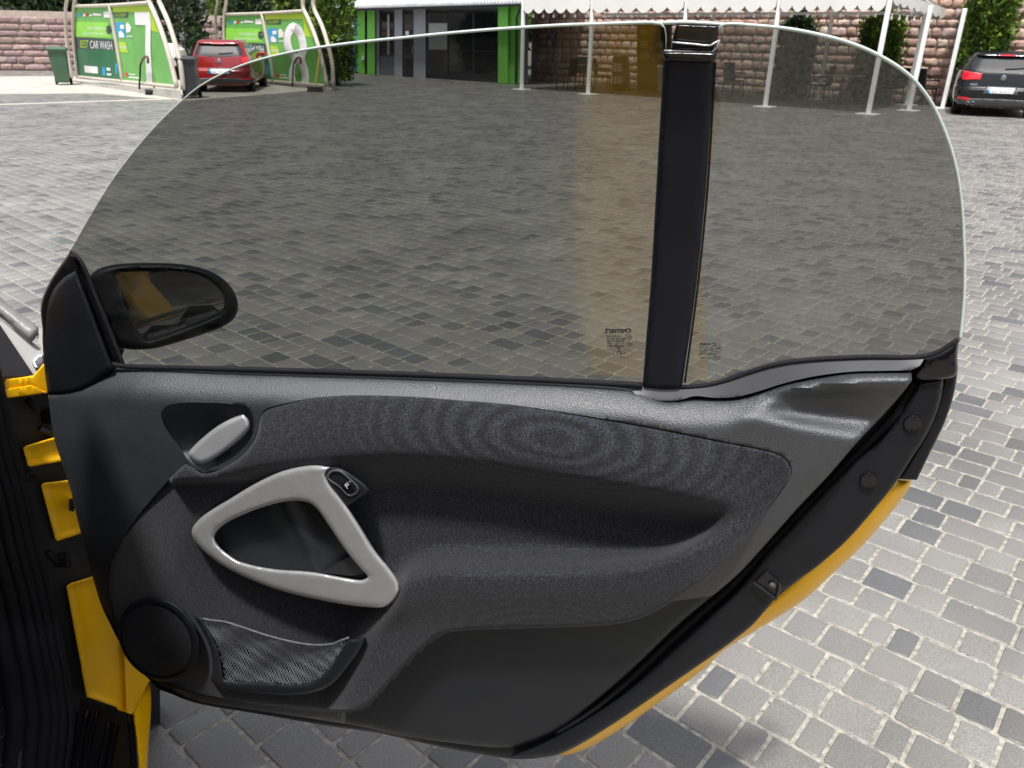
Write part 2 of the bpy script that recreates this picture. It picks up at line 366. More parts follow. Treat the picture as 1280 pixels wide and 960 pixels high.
# knitted fabric: fine ribs, with soft camera moire rings painted into its colour
def fabric(name, base, rings):
    m, nt, b = new_mat(name); tc = nt.nodes.new('ShaderNodeTexCoord'); ge = nt.nodes.new('ShaderNodeNewGeometry')
    n = nt.nodes.new('ShaderNodeTexNoise'); n.inputs['Scale'].default_value = 430; n.inputs['Detail'].default_value = 2
    lk(nt, tc.outputs['Object'], n.inputs['Vector'])
    mp = nt.nodes.new('ShaderNodeMapping'); mp.inputs['Rotation'].default_value = (0, 0, 0); mp.inputs['Scale'].default_value = (1, 1, .25)
    lk(nt, tc.outputs['Object'], mp.inputs['Vector'])
    n2 = nt.nodes.new('ShaderNodeTexNoise'); n2.inputs['Scale'].default_value = 420; n2.inputs['Detail'].default_value = 1; lk(nt, mp.outputs[0], n2.inputs['Vector'])
    src = None
    for (c, sc, k, lo, hi) in rings:
        s = nt.nodes.new('ShaderNodeVectorMath'); s.operation = 'SUBTRACT'; s.inputs[1].default_value = c; lk(nt, ge.outputs['Position'], s.inputs[0])
        q = nt.nodes.new('ShaderNodeVectorMath'); q.operation = 'MULTIPLY'; q.inputs[1].default_value = sc; lk(nt, s.outputs[0], q.inputs[0])
        nn = nt.nodes.new('ShaderNodeTexNoise'); nn.inputs['Scale'].default_value = 9; lk(nt, ge.outputs['Position'], nn.inputs['Vector'])
        L = nt.nodes.new('ShaderNodeVectorMath'); L.operation = 'LENGTH'; lk(nt, q.outputs[0], L.inputs[0])
        a = nt.nodes.new('ShaderNodeMath'); a.operation = 'MULTIPLY_ADD'; a.inputs[1].default_value = .022; lk(nt, nn.outputs['Fac'], a.inputs[0]); lk(nt, L.outputs['Value'], a.inputs[2])
        w0 = nt.nodes.new('ShaderNodeMath'); w0.operation = 'MULTIPLY_ADD'; w0.inputs[1].default_value = k * 2.2; w0.inputs[2].default_value = k; lk(nt, a.outputs[0], w0.inputs[0])
        w = nt.nodes.new('ShaderNodeMath'); w.operation = 'MULTIPLY'; lk(nt, a.outputs[0], w.inputs[0]); lk(nt, w0.outputs[0], w.inputs[1])
        sn = nt.nodes.new('ShaderNodeMath'); sn.operation = 'SINE'; lk(nt, w.outputs[0], sn.inputs[0])
        fd = nt.nodes.new('ShaderNodeMapRange'); fd.inputs['From Min'].default_value = lo; fd.inputs['From Max'].default_value = hi
        fd.inputs['To Min'].default_value = 1; fd.inputs['To Max'].default_value = 0; fd.interpolation_type = 'SMOOTHSTEP'; lk(nt, L.outputs['Value'], fd.inputs['Value'])
        mu = nt.nodes.new('ShaderNodeMath'); mu.operation = 'MULTIPLY'; lk(nt, sn.outputs[0], mu.inputs[0]); lk(nt, fd.outputs[0], mu.inputs[1])
        if src is None: src = mu.outputs[0]
        else:
            ad = nt.nodes.new('ShaderNodeMath'); ad.operation = 'ADD'; lk(nt, src, ad.inputs[0]); lk(nt, mu.outputs[0], ad.inputs[1]); src = ad.outputs[0]
    h = nt.nodes.new('ShaderNodeMath'); h.operation = 'MULTIPLY_ADD'; h.inputs[1].default_value = .34; h.inputs[2].default_value = 1.0; lk(nt, src, h.inputs[0])
    g = nt.nodes.new('ShaderNodeMapRange'); g.inputs['From Min'].default_value = .3; g.inputs['From Max'].default_value = .7; g.inputs['To Min'].default_value = .2; g.inputs['To Max'].default_value = 2.1
    lk(nt, n.outputs['Fac'], g.inputs['Value'])
    g2 = nt.nodes.new('ShaderNodeMapRange'); g2.inputs['From Min'].default_value = .3; g2.inputs['From Max'].default_value = .7; g2.inputs['To Min'].default_value = .7; g2.inputs['To Max'].default_value = 1.3
    lk(nt, n2.outputs['Fac'], g2.inputs['Value'])
    m1 = nt.nodes.new('ShaderNodeMath'); m1.operation = 'MULTIPLY'; lk(nt, h.outputs[0], m1.inputs[0]); lk(nt, g.outputs[0], m1.inputs[1])
    m2 = nt.nodes.new('ShaderNodeMath'); m2.operation = 'MULTIPLY'; lk(nt, m1.outputs[0], m2.inputs[0]); lk(nt, g2.outputs[0], m2.inputs[1])
    v = nt.nodes.new('ShaderNodeVectorMath'); v.operation = 'SCALE'; v.inputs[0].default_value = base; lk(nt, m2.outputs[0], v.inputs['Scale'])
    lk(nt, v.outputs[0], b.inputs['Base Color']); b.inputs['Roughness'].default_value = .85; b.inputs['Specular IOR Level'].default_value = .25
    b.inputs['Sheen Weight'].default_value = .12; b.inputs['Sheen Roughness'].default_value = .5
    bm = nt.nodes.new('ShaderNodeBump'); bm.inputs['Strength'].default_value = .35; bm.inputs['Distance'].default_value = .0008
    lk(nt, n.outputs['Fac'], bm.inputs['Height']); lk(nt, bm.outputs[0], b.inputs['Normal'])
    return m

# ================================================================== ground and pavers
PSI = math.radians(139.3)
EP = np.array([math.cos(PSI), math.sin(PSI)]); EQ = np.array([-math.sin(PSI), math.cos(PSI)])
ground = obj('ground', [(-400, -60, -.0032), (400, -60, -.0032), (400, 700, -.0032), (-400, 700, -.0032)], [(0, 1, 2, 3)], m_sand, origin=(0, 0, 0))
tag(ground, kind='structure')
LIGHT = [(.194, .187, .174), (.204, .194, .181), (.184, .176, .167), (.209, .201, .186), (.179, .173, .163), (.195, .183, .172)]
DARK = [(.106, .107, .109), (.120, .119, .118), (.136, .132, .128)]
def in_view(p):
    d = p - CP; z = d @ FW; return np.stack([640 + F * (d @ CR) / z, 480 - F * (d @ CU) / z, z], -1)
recs = []
ZUP = np.array([0, 0, 1.0])
rs = random.Random(5)
PITCH, GAP = 0.12, 0.009
corn = np.array([[-30, 36], [30, 36], [-1.5, .2], [3, .2]])
qmin, qmax = (corn @ EQ).min(), (corn @ EQ).max(); pmin, pmax = (corn @ EP).min(), (corn @ EP).max()
for c in range(int(qmin / PITCH), int(qmax / PITCH)):
    q = c * PITCH + .05; p = pmin + rs.random() * .2
    row = []
    while p < pmax:
        L = rs.choice((.068, .095, .095, .125, .125, .13, .185))
        row.append((p + L / 2, q, L)); p += L
    row = np.array(row); xy = row[:, :1] * EP + row[:, 1:2] * EQ
    ok = (xy[:, 1] > .3) & (xy[:, 1] < 35) & (np.abs(xy[:, 0]) < .78 * xy[:, 1] + 1.2)
    for k in np.nonzero(ok)[0]: recs.append((xy[k, 0], xy[k, 1], row[k, 2]))
recs = np.array(recs); NP = len(recs)
tones = []
for i in range(NP):
    t = rs.choice(DARK) if rs.random() < .19 else rs.choice(LIGHT)
    f = 1 + rs.choice((-.08, -.04, 0, .04, .08)); tones.append([t[0] * f, t[1] * f, t[2] * f])
tones = np.array(tones)
# the 300 pavers that show largest: in frame and not behind the door or the car body
DOOR_SIL = np.array([(60, 490), (150, 458), (800, 484), (960, 458), (1190, 440), (1140, 600), (1000, 752), (700, 946), (640, 949), (187, 850), (116, 720)], float)
S = in_view(np.c_[recs[:, :2], np.zeros(NP)])
vis = (S[:, 0] > -10) & (S[:, 0] < 1290) & (S[:, 1] < 975) & (S[:, 1] > 0)
vis &= ~pip(S[:, :2], DOOR_SIL) & ~((S[:, 0] < 175) & (S[:, 1] > 380))
big = np.where(vis, recs[:, 2] / S[:, 2] ** 2 * (1.0 / S[:, 2]), 0)
order = np.argsort(-big)[:300]; single = np.zeros(NP, bool); single[order] = True
# one mesh per length and tone, shared by alike pavers
pm = {}
def paver_mesh(L, tone):
    hx, hy = L / 2 - GAP / 2, PITCH / 2 - GAP / 2; P = []
    for ins, z, k in ((0, -.012, .005), (0, -.0040, .005), (.0018, -.0010, .0045), (.0042, 0, .004)):
        a, b = hx - ins, hy - ins
        P += [(-a + k, -b, z), (a - k, -b, z), (a, -b + k, z), (a, b - k, z), (a - k, b, z), (-a + k, b, z), (-a, b - k, z), (-a, -b + k, z)]
    fs = [list(range(24, 32))]
    for r in range(3):
        for i in range(8): j = (i + 1) % 8; fs.append((r*8+i, r*8+j, r*8+8+j, r*8+8+i))
    me = bpy.data.meshes.new('paver'); me.from_pydata(P, [], fs); me.materials.append(m_paver)
    me.polygons.foreach_set('use_smooth', [True] * len(me.polygons)); 
    at = me.color_attributes.new('tone', 'FLOAT_COLOR', 'POINT'); at.data.foreach_set('color', [*tone, 1] * len(P))
    return me
for i in order:
    L = round(recs[i, 2], 3); t = tuple(np.round(tones[i], 5)); key = (L, t)
    if key not in pm: pm[key] = paver_mesh(L, t)
    o = bpy.data.objects.new('paver', pm[key]); COL.objects.link(o); o.parent = ground
    o.location = (recs[i, 0], recs[i, 1], rs.uniform(-.0012, .0008))
    o.rotation_euler = (rs.uniform(-.006, .006), rs.uniform(-.006, .006), PSI + rs.uniform(-.008, .008) + (math.pi if rs.random() < .5 else 0))
idx = np.nonzero(~single)[0]; R = recs[idx]; n = len(idx)
ang = PSI + RNG.uniform(-.006, .006, n); ex = np.c_[np.cos(ang), np.sin(ang)]; ey = np.c_[-np.sin(ang), np.cos(ang)]
hx = R[:, 2] / 2 - GAP / 2; hy = np.full(n, PITCH / 2 - GAP / 2); dz = RNG.uniform(-.0012, .0008, n)
V = np.zeros((n, 12, 3))
for r, (ins, z) in enumerate(((0, -.012), (0, -.0035), (.0042, 0))):
    for k, (a, b) in enumerate(((-1, -1), (1, -1), (1, 1), (-1, 1))):
        V[:, r*4+k, :2] = R[:, :2] + ex * (a * (hx - ins))[:, None] + ey * (b * (hy - ins))[:, None]; V[:, r*4+k, 2] = z + dz
T = []
for r in range(2):
    for k in range(4): j = (k + 1) % 4; T.append((r*4+k, r*4+j, r*4+4+j, r*4+4+k))
T.append((8, 9, 10, 11)); T = np.array(T)
FA = (T[None] + (np.arange(n) * 12)[:, None, None]).reshape(-1, 4)
me = bpy.data.meshes.new('paving'); me.vertices.add(n * 12); me.vertices.foreach_set('co', V.reshape(-1))
me.loops.add(len(FA) * 4); me.loops.foreach_set('vertex_index', FA.reshape(-1))
me.polygons.add(len(FA)); me.polygons.foreach_set('loop_start', np.arange(len(FA)) * 4)
me.update(calc_edges=True); me.materials.append(m_paver)
at = me.color_attributes.new('tone', 'FLOAT_COLOR', 'POINT')
at.data.foreach_set('color', np.repeat(np.c_[tones[idx], np.ones(n)], 12, 0).reshape(-1))
po = bpy.data.objects.new('paving', me); COL.objects.link(po); po.parent = ground; tag(po, kind='stuff')
# grit, crumbs of sand and bits of dry leaf lying along the joints close to the camera
gb_ = MB()
for k in range(420):
    i = order[rs.randrange(300)]; L = recs[i, 2]; sgn = rs.choice((-1, 1)); jit = rs.uniform(-.008, .008)
    if rs.random() < .6: lx, ly = rs.uniform(-.5, .5) * L, sgn * PITCH / 2 + jit
    else: lx, ly = sgn * L / 2 + jit, rs.uniform(-.5, .5) * PITCH
    if rs.random() < .12: lx, ly = rs.uniform(-.5, .5) * L, rs.uniform(-.5, .5) * PITCH
    p = np.array([*(recs[i, :2] + EP * lx + EQ * ly), -.003]); r_ = rs.uniform(.0012, .0036) * (1.5 if rs.random() < .1 else 1)
    q = [p + np.array([math.cos(a) * r_ * rs.uniform(.7, 1.3), math.sin(a) * r_ * rs.uniform(.7, 1.3), 0]) for a in np.linspace(0, 6.283, 5, endpoint=False)]
    gb_.add([*q, p + ZUP * r_ * 1.2], [(a, (a + 1) % 5, 5) for a in range(5)])
go_ = gb_.build('grit', M('grit', (.16, .14, .11), .9, var=.5, vs=40)); go_.parent = ground; tag(go_, kind='stuff')
E1 = np.array([.758, -.652, 0]); E2 = np.array([.652, .758, 0])       # the yard's own two directions

# ================================================================== the yellow car with its open door
YAW = math.radians(12); AL = math.radians(9)
N = np.array([-math.sin(YAW), -math.cos(YAW), 0]); ZU = np.array([0, 0, 1.0])
D = plane_proj((.05, .97, 0), N)                                   # door panel plane
NG = N * math.cos(AL) - ZU * math.sin(AL)
G0 = plane_proj(D(500, 468, -.030), NG)                            # window plane, leaning inwards
def G(x, y, w=0.0):                                                # the pane is bowed outwards like a real door glass
    return G0(x, y, np.asarray(w, float) + .020 * (((np.asarray(y, float) - 255) / 215) ** 2 - 1))
CA = np.array([-.368, .930, 0]); CO = np.array([.930, .368, 0])    # car axis (forward) and outward
CQ = np.array([-.637, .987, 0])
def car_pt(s, t, z): return CQ + CA * s + CO * t + ZU * z
car = thing('yellow_car', 'small yellow two door car on the left with its right door swung wide open', 'car', car_pt(-.2, -.7, 0))
ss = lambda a, b, x: (lambda t: t * t * (3 - 2 * t))(np.clip((x - a) / (b - a), 0, 1))
ip0 = lambda x, pts: np.interp(x, [p[0] for p in pts], [p[1] for p in pts])
ip = lambda x, pts: sum(ip0(np.asarray(x, float) + d, pts) for d in (-21, -14, -7, 0, 7, 14, 21)) / 7      # rounded off: no kinks in the mouldings

# --- door frame slab = the door itself
SIL = curve([(60,490,1),(80,490),(113,479),(142,457,1),(300,463),(500,469),(700,477),(800,485),(850,487),(905,478),(970,456),(1080,449),(1155,447,1),(1178,470),(1175,500),(1160,540),(1140,572),(1122,600),(1100,628),(1060,674),(1024,706),(1002,722),(966,752),(942,780),(915,802),(880,827),(815,872),(765,906),(715,936),(690,945),(650,949),(620,946),(557,935),(470,916),(420,909),(320,892),(250,880),(220,870),(187,850),(155,812),(140,785),(125,752),(101,666),(85,601),(67,545)], 9)
door = relief('car_door', SIL, D, -.055, m_black, car, step=40, back=-.085, rnd=5, depth=.006)
door['label'] = 'open car door seen from its black inner side'

def left_x(y): return ip0(y, [(490,60),(545,67),(575,76),(601,85),(666,101),(720,116),(752,125),(785,140),(812,155),(850,187)])
def belt_y(x): return ip(x, [(140,457),(300,464),(500,470),(700,478),(800,486),(850,496),(915,494),(980,478),(1060,464),(1140,463)])
def w_trim(x, y):
    s = np.clip((y - belt_y(x)) / (46 - 31 * ss(905, 1000, x)), 0, 1)
    w = -.020 + .040 * np.sin(s * math.pi / 2) - .00001 * np.maximum(0, y - 560)
    k = np.clip(1 - (x - left_x(y)) / 150, 0, 1); w = w - .045 * k ** 2
    yu = ip(x, [(900,500),(930,492),(960,484),(1010,477),(1060,474),(1140,472)]); yl = ip(x, [(900,520),(930,522),(960,528),(1000,538),(1080,554),(1140,564)])
    t = np.clip((y - yu) / (yl - yu + 1e-6), 0, 1); dep = .028 * ss(905, 1010, x)
    w = w - dep * ss(0, .34, t) * (1 - ss(.60, 1.0, t))
    # lower part turns under towards the sill
    w = w - .060 * np.clip((y - 590) / 350, 0, 1) ** 1.3
    return w
TRIM = curve([(142,459,1),(300,466),(500,472),(700,480),(790,487),(830,502),(868,497),(915,499),(945,492),(980,481),(1020,472),(1065,466),(1100,465),(1139,465,1),(1140,475),(1110,512),(1072,552),(1035,595),(997,635),(960,677),(920,720),(852,777),(800,827),(740,880),(690,917),(640,934),(560,928),(500,919),(450,908),(320,888),(250,877),(200,862),(187,850),(175,835),(155,812),(140,785),(125,752),(116,720),(101,666),(85,601),(76,575),(67,545),(60,493,1),(80,490),(113,478)], 8)
FAB = curve([(327,517),(335,510),(357,504),(395,497),(445,494),(520,496),(570,500),(640,506),(740,521),(815,534),(890,549),(960,563),(980,571),(990,585),(985,602),(960,637),(930,679),(890,716),(850,745),(820,764),(790,776),(752,782),(640,786),(570,789),(545,796),(527,810),(500,837),(470,870),(455,882),(437,889),(400,887),(320,880),(250,869),(205,853),(182,836),(158,805),(141,770),(134,735),(136,705),(150,678),(170,648),(200,612),(232,580),(240,584),(252,592),(265,591),(287,581),(305,568),(320,548),(324,532)], 7)
REC = curve([(201,517),(205,510),(215,505),(240,503),(300,506),(312,511),(317,528),(315,545),(302,562),(287,574),(265,585),(252,588),(240,581),(225,560),(207,535)], 6)
trim = relief('trim_panel', TRIM, D, w_trim, m_grain, door, holes=[FAB, REC], step=6.5, back=-.052, rnd=6, depth=.008, hole_rnd=0, hole_back=-.012, seams=[curve([(836,752),(872,747.5),(908,741)], 6, False), [(432,880),(430,915)]])
# the lower kick area takes the darker, smoother plastic, the rest the grained one
LOWR = np.array([(432,880),(470,860),(530,790),(836,752),(872,747.5),(908,741),(1000,760),(700,960),(430,930)], float)
trim.data.materials.append(m_lower); cc_ = np.array([tuple(p.center) for p in trim.data.polygons]) + ORG[trim]
sc_ = in_view(cc_)[:, :2]; trim.data.polygons.foreach_set('material_index', pip(sc_, LOWR).astype(int).tolist())

def w_fab(x, y):
    yE = ip(x, [(150,560),(232,560),(327,512),(395,497),(445,494),(640,506),(815,534),(960,563),(990,580)])
    yT = ip(x, [(240,600),(330,580),(400,572),(490,566),(560,570),(640,580),(760,600),(860,618),(905,626),(960,632)])
    yB = ip(x, [(480,712),(520,684),(540,678),(640,678),(760,684),(840,674),(880,656),(905,636),(930,612)])
    yF = ip(x, [(480,760),(500,738),(540,722),(640,724),(760,720),(830,708),(900,676),(940,650)])
    s = np.clip((y - yE) / np.maximum(yT - yE, 12), 0, 1)
    bulge = .020 + .026 * np.sin(s * math.pi * .5)
    pocket = bulge - .060 * ss(0, 1, (y - yT + 6) / 52)
    shelf = ss(0, 1, (y - yB) / np.maximum(yF - yB, 16))
    front = .056 - .024 * ss(yF + 5, 800, y)
    full = np.where(y < yB, pocket, pocket + (front - pocket) * shelf)
    xb = ip(y, [(640,470),(690,500),(735,496),(800,452),(870,424),(890,418)])
    B = ss(-26, 20, x - xb) * ss(600, 660, y) + (y <= 600)
    B = np.clip(B, 0, 1)
    pl = pocket + .012 * ss(720, 860, y)
    # left flank climbs back to the trim
    lf = 1 - ss(120, 210, x - ip(y, [(560,215),(612,200),(680,150),(740,134),(890,134)]) * 1.0 + 60)
    pl = pl + (.010 - pl) * np.clip(lf, 0, 1)
    w = pl + (full - pl) * B
    A = 1 - ss(850, 968, x)
    w = .022 + (w - .022) * A
    w = w - .045 * np.clip(1 - (x - left_x(y)) / 150, 0, 1) ** 2
    return w
c1 = D(690, 545, .03); c2 = D(760, 745, .05); c3 = D(640, 620, -.01)
m_fab = fabric('charcoal_knit_fabric', (.0148, .0158, .0205),
               [(tuple(c1), (.62, .62, 1.5), 215, .08, .26), (tuple(D(690, 810, .04)), (.9, .9, 1.5), 170, .06, .22)])
relief('fabric_insert', FAB, D, w_fab, m_fab, door, step=6.5, back=-.01, rnd=5, depth=.008)

# --- door opener: bowl and lever
def w_bowl(x, y):
    r = np.hypot((x - 240) / 52, (y - 538) / 40); return -.030 + .030 * np.clip(r, 0, 1) ** 2 * .9 + .004 * ss(250, 312, x)
bowl = relief('opener_recess', curve([(199,516),(204,508),(215,503),(240,501),(302,504),(314,510),(320,528),(317,547),(304,564),(288,577),(265,588),(252,591),(239,583),(223,561),(205,536)], 5), D, w_bowl, m_grain, door, step=5, back=-.045, rnd=0)
LEV = curve([(304,517,1),(310,523),(313,531),(311,538),(300,550),(282,564),(265,575),(250,580),(240,575),(235,567),(240,560),(250,550),(270,534),(287,524)], 4)
relief('opener_lever', LEV, D, lambda x, y: .004 + .012 * ss(235, 290, x), m_lever, door, step=5, back=-.02, rnd=6.5, depth=.009)
plate('opener_hinge', [(268,574),(284,564),(288,568),(270,579)], D, .002, -.02, m_lower, door)

# --- pull handle with switch pod
PH = curve([(240,669),(241,659),(255,644),(290,622),(320,604),(350,590),(375,583.5),(395,581.5),(413,584,1),(408,592),(411,602),(433,632),(450,658),(470,690),(488,712),(499,729),(500,737),(492,751),(480,759),(460,759),(440,757),(400,750),(350,738),(310,723),(280,708),(262,695),(248,682)], 6)
PHH = curve([(268,671),(277,658),(300,645),(335,632),(365,626),(385,628),(396,636),(405,648),(425,678),(440,698),(455,715),(460,721),(452,725),(430,722),(390,715),(340,711),(300,702),(284,692),(273,682)], 5)
relief('pull_handle', PH, D, lambda x, y: .030 + .022 * ss(240, 420, x), m_silver, door, holes=[PHH], step=6, back=.0, rnd=6.5, depth=.008, hole_rnd=5)
def w_hp(x, y):
    q = (x - 372) * .90 - (y - 668) * .44; return .004 + .016 * np.exp(-(q / 14) ** 2) + .004 * ss(-10, 30, q)
relief('handle_pocket', curve([(258,671),(270,652),(296,636),(335,622),(368,616),(392,620),(404,632),(432,672),(448,692),(470,722),(455,733),(430,730),(390,723),(340,720),(298,711),(276,698)], 7), D, w_hp, m_lower, door, step=6, back=-.01, rnd=0)
plate('handle_slot', [(400,716),(446,690),(458,716),(440,720)], D, .021, .0, m_dark, door)
POD = curve([(413,584,1),(421,584),(432,588),(447,598),(458,607),(462,613,1),(452,621),(433,633,1),(424,622),(411,603),(407,594)], 5)
pod = relief('window_switch_pod', POD, D, .0515, m_lower, door, step=5, back=.0, rnd=4, depth=.006)
BZ = curve([(408,597),(411,590),(418,587),(427,589),(438,598),(447,607),(449,612),(446,617),(438,621),(434,620),(424,610),(412,602)], 3)
BI = curve([(411,597),(414,592),(419,590),(426,592),(436,600),(444,608),(446,612),(443,616),(437,618),(434,617),(425,608),(414,600)], 3)
relief('switch_bezel', BZ, D, .0545, m_bezel, door, holes=[BI], step=4, back=.04, rnd=1.4, depth=.002)
relief('window_switch', BI, D, lambda x, y: .050 + .005 * ss(-6, 6, (x - 428) + (y - 606)), m_gloss, door, step=4, back=.04, rnd=2, depth=.002)
ic = MB()
for a in ([(431,606),(434,603),(436,605.5),(433,609),(431,606)], [(432,606),(435,606.6)], [(433,609),(434.5,611)]):
    ic.tube([D(x, y, .0557) for x, y in a], .0003, 4)
ic.build('window_symbol', m_white, door)

# --- speaker
def ell(cx, cy, a, b, deg, n=40):
    t = np.linspace(0, 2 * math.pi, n, endpoint=False); q = math.radians(deg)
    return np.c_[cx + a * np.cos(t) * math.cos(q) - b * np.sin(t) * math.sin(q), cy + a * np.cos(t) * math.sin(q) + b * np.sin(t) * math.cos(q)]
def w_loc(x, y): return w_fab(x, y)
relief('speaker_ring', ell(199, 799, 57, 47, 50, 60), D, lambda x, y: w_loc(x, y) * 0 + .004 + .00012 * (x - 150), m_black, door, holes=[ell(196, 801, 49, 40, 50, 50)], step=5, back=-.06, rnd=5, depth=.006, hole_rnd=3)
gr = relief('speaker_grille', ell(196, 801, 50, 41, 50, 48), D, lambda x, y: -.004 + .00012 * (x - 150) + .006 * (1 - np.clip(np.hypot(x - 196, y - 801) / 48, 0, 1) ** 2), m_dark, door, step=6, back=-.03, rnd=0)
gm = MB(); E0 = ell(196, 801, 48.5, 39.5, 50, 60)
for k in range(-56, 57):
    for dx, dy, off in ((.64, .77, 2.1), (.64, -.77, 2.1)):
        bx, by = 196 - dy * k * off, 801 + dx * k * off
        tt = np.linspace(-60, 60, 61); L = np.c_[bx + dx * tt, by + dy * tt]; L = L[pip(L, E0)]
        if len(L) > 1:
            L = L[[0, len(L) // 2, -1]]
            gm.tube(list(D(L[:, 0], L[:, 1], .0005 + .00012 * (L[:, 0] - 150) + .006 * (1 - np.clip(np.hypot(L[:, 0] - 196, L[:, 1] - 801) / 48, 0, 1) ** 2))), .0004, 3)
g2 = gm.build('speaker_mesh', M('grille_wire', (.05, .052, .058), .45, metal=.3, var=.1), door); tag(g2, kind='stuff')

# --- net pocket
NF_O = curve([(242,769,1),(252,771,1),(262,788),(273,812),(278,835),(280,848),(284,850),(330,853),(375,855),(395,850),(412,835),(425,815),(436,799,1),(457,797,1),(450,812),(436,832),(420,851),(402,862),(372,868),(330,867),(295,863),(268,856),(264,850),(266,835),(262,808),(252,787)], 6)
relief('net_pocket_frame', NF_O, D, lambda x, y: .030 + .012 * ss(330, 440, x), m_lower, door, step=6, back=-.03, rnd=5, depth=.007)
NET = np.array(curve([(254,775,1),(263,776),(280,777),(300,783),(330,793),(360,801),(390,806),(415,806),(425,802),(435,799,1),(425,818),(412,837),(396,852),(376,857),(330,855),(281,852,1),(278,830),(268,800)], 5))
def w_net(x, y):
    d = np.minimum(edge_dist(np.c_[np.atleast_1d(x), np.atleast_1d(y)], NET), 26) / 26
    return .026 + .008 * ss(330, 440, np.atleast_1d(x)) - .012 * np.sin(d * math.pi / 2) + .003 * np.sin(np.atleast_1d(x) * .075 + np.atleast_1d(y) * .11)
nm = MB()
for sgn in (1, -1):
    for k in range(-60, 130):
        x0 = 200 + k * 3.3; tt = np.arange(0, 96, 6.0); L = np.c_[x0 + sgn * tt * .62 + 1.0 * np.sin(tt * .8 + k), 768 + tt]
        if sgn < 0: L[:, 0] += 60
        tf = np.linspace(0, len(L) - 1, len(L) * 4); L = np.c_[np.interp(tf, range(len(L)), L[:, 0]), np.interp(tf, range(len(L)), L[:, 1])]
        L = L[pip(L, NET)]
        if len(L) > 3:
            L = L[::3]; nm.tube(list(D(L[:, 0], L[:, 1], w_net(L[:, 0], L[:, 1]) + .0005 * sgn)), .00062, 4)
tag(nm.build('storage_net', m_mesh, door), kind='stuff')
hem = curve([(253,773),(263,775),(280,777),(300,783),(330,793),(360,801),(390,806),(415,805),(425,801),(436,797)], 4, False)
MB().tube(list(D(hem[:, 0], hem[:, 1], .027 + .008 * ss(330, 440, hem[:, 0]) + .001 * np.sin(np.arange(len(hem)) * 1.7))), .0018, 6).build('net_hem', m_mesh, door, True)

# --- rear flange, screws, latch, outer skin
FL = curve([(1148,478,1),(1140,495),(1110,540),(1080,567),(1047,597),(1005,642),(960,690),(925,733),(890,767),(840,812),(790,860),(740,895),(700,918),(672,932),(640,946,1),(690,944),(715,935),(765,905),(815,871),(880,826),(915,801),(942,779),(966,752),(976,738),(985,734),(1002,722),(1024,706),(1060,674),(1100,628),(1122,600),(1140,572),(1160,540),(1175,502),(1179,472,1)], 7)
relief('rear_flange', FL, D, lambda x, y: -.036 + .006 * np.sin((x + y) * .02), m_black, door, step=14, back=-.07, rnd=6, depth=.008)
SEAL = curve([(1146,476),(1118,520),(1078,562),(1040,601),(998,646),(955,690),(915,732),(850,790),(795,842),(740,888),(695,916)], 8, False)
MB().tube(list(D(SEAL[:, 0], SEAL[:, 1], -.048)), .0055, 8).build('door_seal', m_rubber, door, True)
for x, y in ((1141, 528.5), (1086, 600)):
    sc = MB(); p = D(x, y, -.0295)
    sc.lathe(p, [(.0112, -.01), (.0115, .0), (.0105, .0025), (.0080, .0028), (.0074, .0005), (.0050, .0008), (.0046, .0030), (.0022, .0032), (.0018, .0010)], 20, N)
    autosmooth(sc.build('flange_screw', m_gloss, door), 30)
relief('latch_pocket', curve([(941,727,1),(957,713,1),(975,727),(976,738),(970,749,1)], 6), D, -.027, m_gloss, door, step=9, back=-.05, rnd=3, depth=.003)
MB().lathe(D(965, 731, -.026), [(.005, 0), (.005, .004), (.003, .005), (.003, .002)], 14, N).build('latch_pin', m_bezel, door, True)
lp = MB(); lp.tube([D(941, 728, -.024), D(969, 749, -.024)], .0018, 6); lp.tube([D(974, 730, -.024), D(970, 749, -.024)], .0014, 6); lp.build('latch_rim', m_lower, door)
relief('outer_skin', curve([(1122,598,1),(1140,600,1),(1136,611),(1117,637),(1080,680),(1040,718),(1002,752),(960,779),(905,813),(880,836),(800,895),(750,927),(722,940),(700,944),(690,930,1),(800,860),(900,790),(1000,700),(1090,612)], 7), D, -.088, m_yellow, door, step=6, back=-.16, rnd=24, depth=.045)
relief('outer_belt_cap', curve([(1182,462,1),(1197,466,1),(1191,498),(1180,530),(1163,565),(1146,600,1),(1122,599,1),(1140,572),(1160,538),(1172,502)], 7), D, -.075, m_black, door, step=12, back=-.12, rnd=4, depth=.006)
relief('belt_end_cap', curve([(1156,448,1),(1172,443),(1186,436),(1199,424,1),(1197,445),(1196,468),(1180,474),(1150,476),(1141,470,1),(1150,458)], 5), D, -.022, m_gloss, door, step=9, back=-.09, rnd=5, depth=.010)

# --- shoulder strip, belt seal, division bar
SH = curve([(790,489),(797,484),(803,482),(830,485),(856,484),(880,481),(905,475.5),(935,464.5),(970,454.5),(1010,449.5),(1080,446.5),(1156,446,1),(1150,457),(1138,463,1),(1100,463.5),(1065,464.5),(1020,470),(980,479),(945,490),(915,497),(890,497),(868,495),(850,500),(830,501.5),(805,498)], 6)
SHT = [(790,486),(803,481),(830,484),(880,480),(905,475),(935,464),(970,454),(1010,449),(1080,446),(1156,445)]
SHB = [(790,491),(805,498),(830,502),(868,496),(915,497),(945,490),(980,479),(1020,470),(1065,465),(1138,463),(1156,455)]
relief('shoulder_strip', SH, D, lambda x, y: -.018 + .009 * np.clip((y - ip(x, SHT)) / (ip(x, SHB) - ip(x, SHT) + .5), 0, 1), m_bezel, door, step=4, back=-.05, rnd=0)
def strip(name, px, w, r, mat, n=6, proj=D):
    c = curve(px, 8, False); return MB().tube(list(proj(c[:, 0], c[:, 1], w)), r, n).build(name, mat, door, True)
